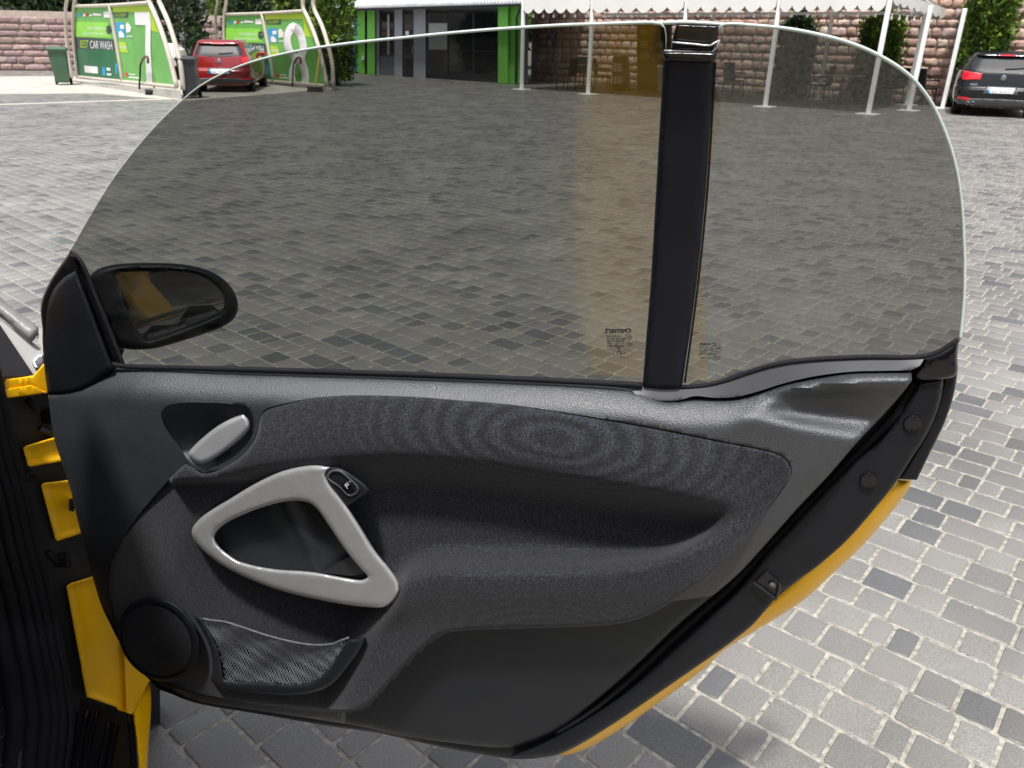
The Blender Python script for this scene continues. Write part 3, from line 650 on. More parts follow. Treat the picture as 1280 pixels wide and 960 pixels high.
strip('belt_seal', [(138,455),(160,458),(300,461.5),(500,467.5),(700,476),(803,481.5)], -.016, .0045, m_rubber)
strip('belt_seal', [(851,484),(880,482),(905,476),(935,465.5),(970,455.5),(1010,450),(1080,446.5),(1150,446),(1175,439),(1198,424)], -.018, .0034, m_rubber)
BAR = curve([(829,66,1),(893,66,1),(891,100),(888,150),(882,240),(870,360),(852,487,1),(826,488),(803,485,1),(808,420),(813,360),(820,240),(825,150),(828,100)], 8)
bar = relief('division_bar', BAR, G, .012, m_pillar, door, step=10, back=-.012, rnd=7, depth=.012)
BHEAD = curve([(828,64.5,1),(836,63.5),(892,65),(897,66,1),(895,74),(891,79),(860,79.5),(833,77),(829,72)], 4)
relief('bar_head', BHEAD, G, .017, m_gloss, door, step=5, back=-.01, rnd=5, depth=.009)
relief('bar_cap', curve([(845,30,1),(899,32,1),(897,50),(892,64,1),(839,63,1),(840,50)], 5), G, .004, m_gloss, door, step=8, back=-.012, rnd=3, depth=.005)
for a in ([(840,53),(870,55.5),(888,57),(898,51)], [(830,63.5),(860,64.5),(890,65.5),(897,58),(899,50)]):
    strip('cap_seal_lip', a, .008, .0012, m_silver, 5, G)
strip('bar_edge_bead', [(894,78),(891,130),(884,240),(872,360),(856,478)], .001, .0014, m_pillar, 6, G)

# --- panes
ARC1 = [(88,314,1),(110,275),(131,240),(150,212),(175,180),(200,152),(225,128),(245,111),(270,96),(300,82.5),(330,73),(365,65),(400,59),(450,52.5),(500,47.5),(560,41.5),(620,36.5),(700,31.5),(760,29.5),(815,28)]
PANE1 = curve(ARC1 + [(828,31),(833,42),(833,66,1),(838,110),(832,240),(822,420),(816,486,1),(700,480),(500,471),(300,465),(153,461,1),(126,395)], 4)
ARC2 = [(905,30.5),(940,31.5),(985,36),(1022,43),(1060,53),(1097,68.5),(1135,93),(1160,122),(1177,155),(1191,195),(1200,240),(1204.5,300),(1205,365),(1200,424,1)]
PANE2 = curve([(838,490,1),(848,420),(866,240),(874,110),(888,74),(893,60),(896,40)] + ARC2 + [(1176,441),(1152,450),(1080,451),(1010,454),(970,460),(930,471),(900,482)], 4)
relief('window_glass', PANE1, G, 0, m_glass, door, step=16, back=None, rnd=0)
relief('quarter_glass', PANE2, G, .0, m_glass, door, step=16, back=None, rnd=0)
a = curve(ARC1 + [(826,29.5),(831,35),(832.5,45),(832.5,62)], 8, False)
MB().tube(list(G(a[:, 0], a[:, 1], 0)), list(np.interp(a[:, 0], [88, 240, 420, 833], [.0005, .0009, .0016, .0018]) * np.where((a[:, 0] > 822) & (a[:, 1] > 31), .35, 1)), 8).build('window_glass_edge', m_edge, door, True)
a = curve([(893,60),(896,40)] + ARC2, 4, False)
MB().tube(list(G(a[:, 0], a[:, 1], 0)), list(np.interp(np.arange(len(a)), [0, 5, 9, 40, len(a)], [.0006, .0009, .0016, .0020, .0019])), 8).build('quarter_glass_edge', m_edge, door, True)
strip('top_gap_seal', [(824,28.5),(860,28),(905,30.5)], -.002, .0020, m_edge, 6, G)
# printed stamps, seen from behind so mirrored
def stamp(x0, y0, x1, y1, s, mat=m_ink): 
    return fit_text('glass_print', s, G, [(x0, y0), (x1, y0), (x1, y1), (x0, y1)], .0006, mat, door, mirror=True, bold=.03)
stamp(756, 410, 780, 416.3, 'smart')
def ringpr(cx, cy, a, b, r=.00035):
    e = ell(cx, cy, a, b, 0, 26); MB().tube(list(G(e[:, 0], e[:, 1], .0006)), r, 4, True).build('glass_print', m_ink, door)
ringpr(785.2, 413.2, 3.0, 2.3, .0009)
plate('glass_print', [(779.5,413.2),(783,410.8),(783,415.6)], G, .0007, .0003, m_ink, door)
for k, (x0, x1, s) in enumerate(((757.5, 777, 'Ty LISEC 43R'), (758, 781, 'M57 AS2 DOT 27'), (758.5, 781, 'TRANSP 70 LAMI'), (758.5, 780, 'E 2 001 43R'), (758.5, 780.5, '0059 M20 SEKU'))):
    stamp(x0, 419.4 + k * 3.0, x1, 421.7 + k * 3.0, s)
ringpr(785.5, 421.4, 4.1, 3.2); stamp(783.2, 419.9, 787.6, 422.9, 'E1'); ringpr(786, 430.4, 4.4, 2.9); stamp(783.4, 429.2, 788.6, 431.6, 'CC')
plate('glass_print', [(770,434.2),(776.5,434.6),(773.4,436.6)], G, .0006, .0003, m_ink, door)
plate('glass_print', [(771,439.6),(776.5,439.4),(774.2,437.6)], G, .0006, .0003, m_ink, door)
stamp(766, 441, 782, 443.2, '0 8 7 5')
for k in range(7): plate('glass_print', [(775+k*2.1,446),(776+k*2.1,446),(776+k*2.1,447),(775+k*2.1,447)], G, .0006, .0003, m_ink, door)
stamp(874, 428.4, 888, 431.7, 'smart'); ringpr(892.2, 430.4, 2.5, 1.4, .0006)
for k, (x0, x1, s) in enumerate(((874, 892, 'Ty 43R 7175'), (874, 892, 'M59 AS2 118'), (874, 899, '0018 40 11 DOT 2'), (874, 900, '1 1 20 SEKU 703'))):
    stamp(x0, 433.2 + k * 2.8, x1, 435.3 + k * 2.8, s)
ringpr(898, 435.5, 4.8, 3.6); stamp(895.5, 433.7, 900.6, 437.5, 'E4'); ringpr(895.5, 448.3, 4.6, 2.5); stamp(892.8, 447.2, 898.4, 449.5, 'CC')
stamp(876, 446.6, 889, 448.7, '0 4 1 8 8')

# --- mirror corner covers and the mirror
sail_o = curve([(87,315,1),(99,323,1),(118,365),(138,415),(156,457,1),(140,457),(60,480,1),(53,410),(51,380),(62,352)], 7)
relief('mirror_triangle', sail_o, D, -.030, m_gloss, door, step=20, back=-.075, rnd=4, depth=.006)
sail = curve([(95,338,1),(104,360),(122,408),(142,460,1),(114,481.5),(100,488.5),(80,493),(60,494,1),(57,475),(54,440),(53,415),(56,388),(66,363),(80,347)], 6)
relief('mirror_corner_cover', sail, D, lambda x, y: -.004 - .03 * np.clip(1 - (x - 52) / 60, 0, 1) ** 2, m_black, door, step=8, back=-.045, rnd=6, depth=.010)
strip('corner_seal', [(88,315),(101,326),(118,366),(138,415),(155,458)], -.020, .0030, m_rubber)
NM = np.array([.354, -.934, .045]); NM /= np.linalg.norm(NM)
MP = plane_proj(D(215, 380, -.16), NM)
HOUS = curve([(112,347),(117,340),(127,334.5),(145,330.5),(175,328.5),(225,330),(255,336),(277,347),(291,362),(297,376),(297,389),(290,401),(270,412),(225,427),(190,436),(158,436.5),(146,431),(139,414),(130,390),(119,365)], 5)
def w_h(x, y):
    d = edge_dist(np.c_[x, y], HOUS); return .004 + .010 * np.clip(d / 16, 0, 1)
GL = curve([(145,343),(150,340.5),(195,339),(225,339.5),(250,344),(267,355),(278,367),(280,377),(278.5,387),(272,393),(230,410),(200,421),(186,425),(180,423),(171,411),(155,380),(147,354)], 4)
relief('mirror_housing', HOUS, MP, .012, m_black, door, holes=[GL], step=9, back=-.07, rnd=9, depth=.016, hole_rnd=5, hole_back=-.02)
relief('mirror_glass', GL, MP, .0015, m_mirror, door, step=30, back=-.02, rnd=0)
strip('mirror_seam', [(133,398),(129,386),(128,366),(131,350),(140,341),(152,336),(175,333)], .010, .0012, m_rubber, 5, MP)
relief('mirror_foot', curve([(119,366,1),(133,392,1),(143,428),(156,437,1),(150,452,1),(128,392)], 5), D, -.06, m_gloss, door, step=9, back=-.12, rnd=5, depth=.01)
for q, s in (([(217,402),(265,388),(267,391.5),(218,406)], 'OBJECTS IN MIRROR ARE'), ([(208,411),(248,398.5),(249,402),(209,414.5)], 'CLOSER THAN THEY APPEAR')):
    fit_text('mirror_print', s, MP, q, .0025, m_ghost, door)

# --- hinge pillar with its yellow plates, black door seal, sill
NP_ = CA * -.85 + CO * .5
H = plane_proj(D(100, 666, -.10), NP_)
plate('hinge_pillar', [(-30,470),(70,470),(95,540),(120,650),(130,730),(200,850),(200,905),(-60,905)], H, -.03, -.10, m_dark, car)
def tray(name, px, w=.0):
    c = np.array(px, float); o = relief(name, curve([(*p, 1) for p in px], 12), H, lambda x, y: w - .006 * ss(2, 7, edge_dist(np.c_[x, y], c)), m_yellow, car, step=4, back=-.03, rnd=1.6, depth=.002)
    return o
tray('pillar_plate', [(29,560),(33,557),(70,546),(110,545),(110,572),(76,577),(37,583.5),(34,581)])
tray('pillar_plate', [(51,607),(55,603.5),(86,600),(125,600),(125,662),(101,667),(72,676.5),(69,674)])
tray('pillar_plate', [(83,733),(88,729),(116,720.5),(140,720),(190,850),(187,852),(170,890),(166,893),(157,895),(150,891),(145,884),(108,871)])
plate('pillar_step', [(155,800),(158,893),(187,852),(189,846)], H, .006, -.02, m_yellow, car)
relief('upper_bracket', curve([(5,478,1),(8,474,1),(28,471.5),(42,469,1),(54,455,1),(70,455,1),(70,491,1),(58,490.5),(44,483),(38,481),(6,487,1)], 6), H, .0, m_yellow, car, step=8, back=-.03, rnd=2, depth=.003)
relief('upper_bracket_lip', curve([(4,487,1),(38,481,1),(44,483,1),(60,491,1),(38,494),(10,497.5,1),(6,494)], 5), H, .003, m_yellow, car, step=6, back=-.03, rnd=1.5, depth=.002)
for px in ([(38,588),(30,600),(46,598)], [(35,500),(45,512)], [(50,535),(70,545)], [(60,690),(72,705)]):
    MB().tube([H(x, y, -.018) for x, y in px], .006, 7).build('hinge_cable', m_rubber, car, True)
for px in ((60, 520), (75, 700)): MB().box(H(*px, -.03), (.05, .02, .03), bev=.006).build('door_hinge', m_rubber, car)
plate('check_strap_bolt', [(86,624),(92,622),(95,630),(92,640),(86,638)], H, .012, .0, m_rubber, car)
# black door aperture seal: ridged bands running down into the sill
A0 = [(-8,425),(2,470),(13,520),(21,560),(38,620),(50,677),(65,733),(79,800),(91,870),(95,900),(84,1000)]
for k, (dx, r, dw) in enumerate(((-6, .008, .0), (-16, .008, .004), (-26, .009, .0), (-38, .011, -.008), (-54, .013, -.02), (-74, .016, -.035))):
    c = curve([(x + dx, y) for x, y in A0], 14, False)
    MB().tube(list(H(c[:, 0], c[:, 1], dw + np.interp(c[:, 1], [780, 830, 870, 960, 1000], [0, .055, .13, .25, .30]))), r, 10).build('aperture_seal', m_rubber, car, True)
plate('kick_panel', [(-300,500),(30,500),(60,700),(90,990),(-300,990)], H, -.14, -.18, m_dark, car)
def sill_z(z): return lambda x, y, w=0: gnd(x, y, z + np.broadcast_to(w, np.shape(x)))
SP = plane_proj(gnd(150, 920, .352), (0, 0, 1))
plate('sill', [(100,872),(168,894),(172,1010),(84,1010),(92,950)], SP, .0, -.12, m_gloss, car)
for px, r in (([(109,890),(101,930),(90,1000)], .006), ([(137,905),(132,930),(118,1000)], .007), ([(146,908),(140,935),(128,1000)], .005), ([(163,897),(166,925),(170,1000)], .006), ([(122,890),(110,940),(98,1000)], .004)):
    c = curve(px, 12, False); MB().tube(list(SP(c[:, 0], c[:, 1], .001)), r, 8).build('sill_ridge', m_gloss, car, True)
relief('outer_sill_skin', curve([(187,850,1),(189,870),(188,900),(185,940),(182,1010,1),(170,1010,1),(173,960),(170,920),(166,892,1)], 8), SP, lambda x, y: .002 - .03 * ss(168, 190, x), m_yellow, car, step=6, back=-.10, rnd=3, depth=.006)

# --- grey front wing, black windscreen corner
WP = plane_proj(H(30, 440, -.16), (.30, -.75, .60))
relief('front_wing', curve([(-80,312,1),(-20,350),(0,371),(25,392),(48,409),(49,416),(42,425,1),(39,429),(0,396),(-80,335,1)], 8), WP, .02, m_wing, car, step=9, back=-.2, rnd=9, depth=.03)
plate('wing_cover', [(-80,345),(0,399),(53,437),(90,470),(90,492),(42,470)], WP, -.012, -.2, m_wing, car)
plate('wing_tip', [(46,424),(49,410),(62,420),(80,440),(80,455),(53,436)], WP, .004, -.2, m_wing, car)
plate('windscreen_corner', [(-80,320),(0,406),(43,470),(8,475),(-80,480)], WP, .0, -.05, m_rubber, car)
relief('side_badge', curve([(40,451,1),(47,443,1),(53,443),(53,455),(45,461),(41,457)], 3), WP, .004, m_lever, car, step=5, back=-.02, rnd=2, depth=.003)
relief('side_badge_lens', curve([(43,452,1),(48,446,1),(53,445),(53,453),(46,458,1)], 3), WP, .006, m_bezel, car, step=5, back=-.01, rnd=1, depth=.001)

# --- rest of the car (beside and behind the camera; it shows in the mirror and the window glass)
def sv(x, y, w=0.0):       # car side: x = along the axis, y = height, w = outward
    x = np.asarray(x, float); y = np.asarray(y, float); w = np.broadcast_to(np.asarray(w, float), x.shape)
    return CQ + np.multiply.outer(x, CA) + np.multiply.outer(y, ZU) + np.multiply.outer(w, CO)
wc = (-1.29, .28)
arch = [(wc[0] + .245 * math.cos(t), wc[1] + .29 * math.sin(t)) for t in np.linspace(math.pi, 0, 13)]
RQ = [(-1.02,.33,1),(-1.0,.60),(-1.02,.95),(-1.12,1.04),(-1.36,1.05),(-1.50,1.0),(-1.57,.80),(-1.58,.45),(-1.55,.33,1)] + [(x, y) for x, y in arch]
relief('rear_quarter', curve(RQ, .06), sv, lambda x, y: .13 - .60 * np.clip(y - .52, 0, 1) - .25 * np.clip(.52 - y, 0, 1) - .06 * ss(-1.44, -1.6, x), m_yellow, car, step=.07, back=-.1, rnd=.05, depth=.04)
relief('tridion_pillar', curve([(-1.06,1.02,1),(-1.12,1.25),(-1.21,1.44,1),(-1.31,1.47),(-1.46,1.40),(-1.54,1.02,1)], .06), sv, lambda x, y: -.18 - .28 * (y - 1.02), m_yellow, car, holes=[curve([(-1.24,1.08),(-1.28,1.36),(-1.42,1.32),(-1.48,1.08)], .05)], step=.07, back=-.22, rnd=.03, depth=.02)
plate('rear_side_window', [(-1.22,1.06),(-1.26,1.38),(-1.44,1.34),(-1.50,1.06)], sv, -.20, -.3, m_gloss, car)
rim = MB(); wl = MB()
wl.lathe(sv(wc[0], wc[1], -.19), [(.17, 0), (.215, .01), (.235, .05), (.235, .15), (.215, .19), (.17, .19)], 32, CO); autosmooth(wl.build('rear_wheel', m_rubber, car))
rim.lathe(sv(wc[0], wc[1], -.03), [(.17, 0), (.17, .03), (.155, .02), (.05, .01), (.04, .03)], 24, CO)
for k in range(5):
    q = 2 * math.pi * k / 5; rim.tube([sv(wc[0] + .03 * math.cos(q), wc[1] + .03 * math.sin(q), -.002), sv(wc[0] + .16 * math.cos(q), wc[1] + .16 * math.sin(q), .0)], .022, 6)
rim.build('rear_rim', m_lever, car)
bx = MB()
def cbox(s0, s1, t0, t1, z0, z1):
    bx.box(car_pt((s0 + s1) / 2, (t0 + t1) / 2, (z0 + z1) / 2), (s1 - s0, t1 - t0, z1 - z0), [CA, CO, ZU], .03)
cbox(-1.54, .18, -1.52, -.12, .28, .36); bx.build('floor_pan', m_dark, car); bx = MB()
cbox(-1.53, -1.24, -1.40, -.14, .36, 1.0); bx.build('rear_bulkhead', m_dark, car); bx = MB()
cbox(-1.55, .9, -1.56, -1.50, .33, 1.0); bx.build('far_side_panel', m_yellow, car); bx = MB()
cbox(-1.5, .5, -1.495, -1.44, .30, 1.05); bx.build('far_door_card', m_lower, car); bx = MB()
cbox(.0, .5, -1.43, -.25, .62, .95); bx.build('dashboard', m_lower, car); bx = MB()
cbox(-1.42, -.04, -1.47, -1.44, 1.02, 1.48); bx.build('far_window_blank', m_dark, car); bx = MB()  # opaque dark panel added so bright ground beyond stays out of the reflections
bx.box((car_pt(.45, -.8, .96) + car_pt(-.06, -.8, 1.47)) / 2, (.72, 1.18, .02), [(CA * .51 - ZU * .51) / .721, CO, (CA * .51 + ZU * .51) / .721]); bx.build('windscreen', m_gloss, car); bx = MB()
cbox(-1.05, -.52, -.66, -.2, .42, .60); bx.build('seat_cushion', m_lower, car); bx = MB()
cbox(-1.14, -1.0, -.66, -.2, .5, 1.2); bx.build('seat_backrest', m_lower, car); bx = MB()
cbox(-1.02, -.04, -1.46, -.09, 1.475, 1.51); cbox(-1.44, -1.0, -1.40, -.26, 1.46, 1.50); bx.build('roof', m_gloss, car); bx = MB()
cbox(-1.62, -1.54, -1.5, -.06, .36, .95); bx.build('tailgate', m_yellow, car); bx = MB()
cbox(.55, 1.0, -1.42, -.25, .30, .70); bx.build('nose', m_dark, car)
MB().tube([car_pt(-1.04, -.03, 1.02), car_pt(-1.08, -.08, 1.25), car_pt(-1.14, -.16, 1.46), car_pt(-.5, -.18, 1.49), car_pt(-.22, -.20, 1.47), car_pt(.10, -.20, 1.24), car_pt(.40, -.20, .98)], .03, 8).build('roof_rail', m_yellow, car, True)
# floor mat with diagonal grooves: lies in the footwell
MTP = plane_proj((0, 0, .375), (0, 0, 1))
fm = thing('floor_mat', 'black rubber floor mat with diagonal grooves lying in the footwell of the yellow car', 'floor mat', gnd(0, 900, .375))
relief('mat_sheet', curve([(-160,740,1),(22,716),(30,730),(32,800),(34,900),(20,1010,1),(-160,1010,1)], 14), MTP, .0, m_mat, fm, step=30, back=-.012, rnd=4, depth=.006)
for k in range(9):
    y = 690 + k * 34
    if y < 960: MB().tube(list(MTP(np.array([-60., 0, 24]), np.array([y + 75., y + 30, y + 12]), .002)), .0035, 6).build('mat_rib', m_mat, fm)
MB().tube(list(MTP(np.array([26., 27, 29, 20]), np.array([722., 800, 900, 1000]), .003)), .005, 6).build('mat_rim', m_mat, fm, True)

# ================================================================== background
m_frame = M('beige_steel_tube', (.52, .47, .40), .45, var=.10, vs=3)
m_frame_w = M('white_tent_frame', (.88, .88, .86), .45, var=.05, vs=3)
m_canvas = M('white_tent_canvas', (.72, .71, .66), .7, var=.05, vs=1.5)
m_leaf_d = None
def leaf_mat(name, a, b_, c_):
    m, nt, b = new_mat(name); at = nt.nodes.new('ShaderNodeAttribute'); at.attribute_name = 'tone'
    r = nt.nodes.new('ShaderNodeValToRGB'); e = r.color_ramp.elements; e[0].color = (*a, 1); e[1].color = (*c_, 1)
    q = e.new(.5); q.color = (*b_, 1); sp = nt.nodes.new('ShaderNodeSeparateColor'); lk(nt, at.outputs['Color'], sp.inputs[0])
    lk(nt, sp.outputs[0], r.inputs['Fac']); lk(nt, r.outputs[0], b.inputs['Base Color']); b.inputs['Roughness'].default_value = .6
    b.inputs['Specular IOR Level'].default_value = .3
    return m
m_thuja = leaf_mat('thuja_leaf', (.035, .075, .012), (.085, .16, .02), (.22, .30, .03))
m_conif = leaf_mat('dark_conifer_leaf', (.020, .040, .018), (.035, .065, .025), (.06, .10, .03))
m_broad = leaf_mat('broad_leaf', (.05, .10, .02), (.10, .17, .03), (.22, .26, .03))
m_bark = M('bark', (.09, .065, .045), .9, var=.3, vs=12, bump=.6, bs=30, bd=.01)

def stone_mesh(L, Hh, T, tone, r):
    nx, nz = 4, 3; P = []; fs = []
    for k in range(nz + 1):
        for i in range(nx + 1):
            u, v = i / nx, k / nz; e = min(u, 1 - u, v, 1 - v)
            y = -T * (.66 if e == 0 else 1.0) + (r.uniform(-.028, .028) if e else r.uniform(-.012, .008))
            x = (u - .5) * L + (r.uniform(-.022, .018)); z = (v - .5) * Hh + r.uniform(-.018, .016)
            if e == 0 and (u in (0, 1)) and (v in (0, 1)): x *= .93; z *= .9
            P.append((x, y, z))
    nb = len(P)
    for k in range(nz):
        for i in range(nx): a = k * (nx + 1) + i; fs.append((a, a + 1, a + nx + 2, a + nx + 1))
    rim = [i for i in range(nx + 1)] + [k * (nx + 1) + nx for k in range(1, nz + 1)] + [nz * (nx + 1) + i for i in range(nx - 1, -1, -1)] + [k * (nx + 1) for k in range(nz - 1, 0, -1)]
    for a in rim: P.append((P[a][0], .02, P[a][2]))
    for i in range(len(rim)):
        j = (i + 1) % len(rim); fs.append((rim[j], rim[i], nb + i, nb + j))
    return P, fs
def stone_wall(name, label, p0, p1, height, Lr, Hr, tones_, T=.06, thick=.35, limit=300, face=None, seed=1, hf=None):
    """mortared core with every stone its own piece; p0->p1 runs left to right as seen from the front"""
    r = random.Random(seed); p0 = np.asarray(p0, float); p1 = np.asarray(p1, float); dv = p1 - p0; Lw = np.linalg.norm(dv); ux = dv / Lw
    wall = thing(name, label, 'wall', p0)
    nrm = np.array([-ux[1], ux[0], 0])          # pointing away from the viewer
    core = MB(); hf = hf or (lambda u: height)
    K = 24
    for k in range(K):
        a, b = Lw * k / K, Lw * (k + 1) / K
        hh = hf((a + b) / 2)
        core.box(p0 + ux * (a + b) / 2 + nrm * thick / 2 + ZU * (hh / 2 - .1), (b - a, thick, hh + .2 - .02), [ux, nrm, ZU])
    core.build('mortar_core', m_mortar, wall)
    cells = []; z = 0.0
    while z < max(hf(0), hf(Lw / 2), hf(Lw)) - .05:
        h = r.uniform(*Hr); u = -r.random() * .3
        while u < Lw:
            L = r.uniform(*Lr)
            if u > 0 and u + L < Lw and z + h <= hf(u + L / 2) + .02: cells.append((u + L / 2, z + h / 2, L - r.uniform(.015, .035), h - r.uniform(.015, .03), r.choice(tones_)))
            u += L
        z += h
    PX = in_view(np.array([p0 + ux * c[0] + ZU * c[1] for c in cells]))
    ok = (PX[:, 0] > -20) & (PX[:, 0] < 1300) & (PX[:, 1] > -15) & (PX[:, 2] > 0)
    sc = np.where(ok, 1 / PX[:, 2], 0); od = np.argsort(-sc)[:limit]; od = set(od[sc[od] > 0].tolist())
    base = []
    for k in range(14):
        P, fs = stone_mesh(.4, .26, T, None, r); base.append((P, fs))
    rest_v, rest_f, rest_c = [], [], []; M3 = np.stack([ux, nrm, ZU])
    cache = {}
    for k, (u, zz, L, h, t) in enumerate(cells):
        P, fs = base[k % 14]; f = 1 + r.uniform(-.12, .12); tc_ = tuple(np.round(np.array(t) * f / .02) * .02)
        if k in od:
            key = (k % 14, tc_)
            if key not in cache:
                me = bpy.data.meshes.new('stone'); me.from_pydata(P, [], fs); me.materials.append(m_stone)
                me.polygons.foreach_set('use_smooth', [True] * len(fs))
                at = me.color_attributes.new('tone', 'FLOAT_COLOR', 'POINT'); at.data.foreach_set('color', [*tc_, 1] * len(P)); cache[key] = me
            o = bpy.data.objects.new('stone', cache[key]); COL.objects.link(o); o.parent = wall
            o.location = Vector(ux * u + ZU * zz); o.scale = (L / .4, 1, h / .26); o.rotation_euler = (0, 0, math.atan2(ux[1], ux[0]))
        elif PX[k, 0] > -500 and PX[k, 0] < 1800:
            q = np.array(P) * [L / .4, 1, h / .26] @ M3 + p0 + ux * u + ZU * zz; n0 = len(rest_v)
            rest_v += q.tolist(); rest_f += [[n0 + i for i in f_] for f_ in fs]; rest_c += [[*tc_, 1]] * len(P)
    if rest_v:
        o = obj('stone_courses', rest_v, rest_f, m_stone, wall, True); at = o.data.color_attributes.new('tone', 'FLOAT_COLOR', 'POINT')
        at.data.foreach_set('color', np.array(rest_c).reshape(-1)); tag(o, kind='stuff')
    return wall

# ---- trees
def leaves(name, centers, outs, size, mat, parent, r, tone, aspect=.45):
    n = len(centers); P = np.zeros((n, 4, 3)); outs = outs / (np.linalg.norm(outs, axis=1)[:, None] + 1e-9)
    rnd_ = r.normal(size=(n, 3)); a = outs + .55 * rnd_; a /= np.linalg.norm(a, axis=1)[:, None]
    b = np.cross(a, r.normal(size=(n, 3))); b /= np.linalg.norm(b, axis=1)[:, None] + 1e-9
    s = size * r.uniform(.6, 1.4, n)[:, None]
    P[:, 0] = centers - b * s * aspect; P[:, 1] = centers + a * s * .45 - b * s * aspect * .1; P[:, 2] = centers + a * s; P[:, 3] = centers + a * s * .4 + b * s * aspect
    fs = np.arange(n * 4).reshape(n, 4)
    o = obj(name, P.reshape(-1, 3), fs.tolist(), mat, parent)
    at = o.data.color_attributes.new('tone', 'FLOAT_COLOR', 'POINT'); t = np.clip(tone, 0, 1)
    at.data.foreach_set('color', np.repeat(np.c_[t, t, t, np.ones(n)], 4, 0).reshape(-1)); return o
def thuja(label, base, h, rad, seed, mat=None, cat='tree', n=5000, group=None, name='thuja', size=.17, taper=2.0):
    r = np.random.default_rng(seed); t = thing(name, label, cat, base, group); base = np.asarray(base, float)
    MB().tube([base - ZU * .05, base + ZU * h * .5, base + ZU * h * .96], [rad * .13, rad * .09, rad * .02], 8).build('trunk', m_bark, t, True)
    mb = MB()
    for k in range(26):
        z = r.uniform(.08, .9) * h; q = r.uniform(0, 6.28); prof = rad * min(1, (1 - z / h) * 1.9 + .12) * .85
        mb.tube([base + ZU * z, base + ZU * (z + prof * .7) + prof * np.array([math.cos(q), math.sin(q), 0])], [.02, .006], 5)
    mb.build('limbs', m_bark, t)
    u = r.random(n); z = h * (.03 + .97 * u); q = r.uniform(0, 2 * np.pi, n)
    lob = 1 + .13 * np.sin(q * 5 + z * 3 + seed) + .10 * np.sin(q * 9 - z * 5)
    prof = rad * np.minimum(1, np.minimum((1 - u) * taper + .06, .72 + u * 1.1)) * lob
    rr = prof * np.sqrt(r.uniform(.25, 1, n)); d = np.c_[np.cos(q), np.sin(q), np.zeros(n)]
    c = base + d * rr[:, None] + np.c_[np.zeros(n), np.zeros(n), z]
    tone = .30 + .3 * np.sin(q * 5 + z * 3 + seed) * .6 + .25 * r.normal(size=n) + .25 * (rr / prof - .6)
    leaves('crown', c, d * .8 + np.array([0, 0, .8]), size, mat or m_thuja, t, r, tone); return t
def round_tree(label, base, h, crown_r, seed, mat, n=6000, size=.3, name='tree', group=None, squash=1.1, low=.45, clumps=22):
    r = np.random.default_rng(seed); base = np.asarray(base, float); t = thing(name, label, 'tree', base, group)
    top = base + ZU * h; MB().tube([base - ZU * .1, base + ZU * h * .4 + [.05, .05, 0], base + ZU * h * .8], [h * .03, h * .022, h * .008], 8).build('trunk', m_bark, t, True)
    cc = base + ZU * (h * low + (h * (1 - low)) / 2); K = clumps
    d = r.normal(size=(K, 3)); d /= np.linalg.norm(d, axis=1)[:, None]; ctr = cc + d * np.array([crown_r, crown_r, h * (1 - low) / 2 * squash]) * r.uniform(.35, .95, (K, 1))
    mb = MB()
    for k in range(K): mb.tube([base + ZU * h * r.uniform(.25, .6), (ctr[k] + base + ZU * h * .5) / 2 + r.normal(size=3) * .1, ctr[k]], [h * .012, h * .008, h * .003], 5)
    mb.build('limbs', m_bark, t)
    w = r.integers(0, K, n); cr = crown_r * r.uniform(.30, .5, K); off = r.normal(size=(n, 3)); off /= np.linalg.norm(off, axis=1)[:, None]; off *= (r.random(n) ** .4)[:, None]
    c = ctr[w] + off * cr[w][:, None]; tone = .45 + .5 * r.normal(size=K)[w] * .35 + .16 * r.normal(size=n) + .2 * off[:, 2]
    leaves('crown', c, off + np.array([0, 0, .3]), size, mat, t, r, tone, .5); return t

# ---- the pink stone wall behind the tent and the left boundary wall
TW = [gnd(652, 112), gnd(734, 118), gnd(840, 126.5), gnd(945, 135), gnd(1085, 143)]
e1 = TW[4] - TW[0]; TL = np.linalg.norm(e1); e1 = e1 / TL; e2 = np.array([-e1[1], e1[0], 0])
TD = 4.3
PINK = [(.40, .26, .21), (.46, .32, .26), (.35, .22, .18), (.48, .37, .31), (.38, .28, .25), (.43, .28, .22)]
wl0 = TW[0] + e2 * (TD + .9) - e1 * 4.0
stone_wall('stone_wall', 'tall rough pink stone wall standing behind the white tent and the black car', wl0, wl0 + e1 * 29, 3.6, (.24, .50), (.20, .31), PINK, hf=lambda u: 2.75 if u < 10.9 else 4.2, seed=3)
PURP = [(.26, .175, .165), (.29, .20, .185), (.24, .165, .165), (.31, .22, .20)]
lw0 = gnd(-150, 87); lw1 = gnd(300, 90)
stone_wall('boundary_wall', 'low purple brown stone wall at the back left, behind the wash bays', lw0, lw1, 2.15, (.35, .85), (.18, .28), PURP, T=.045, seed=5)

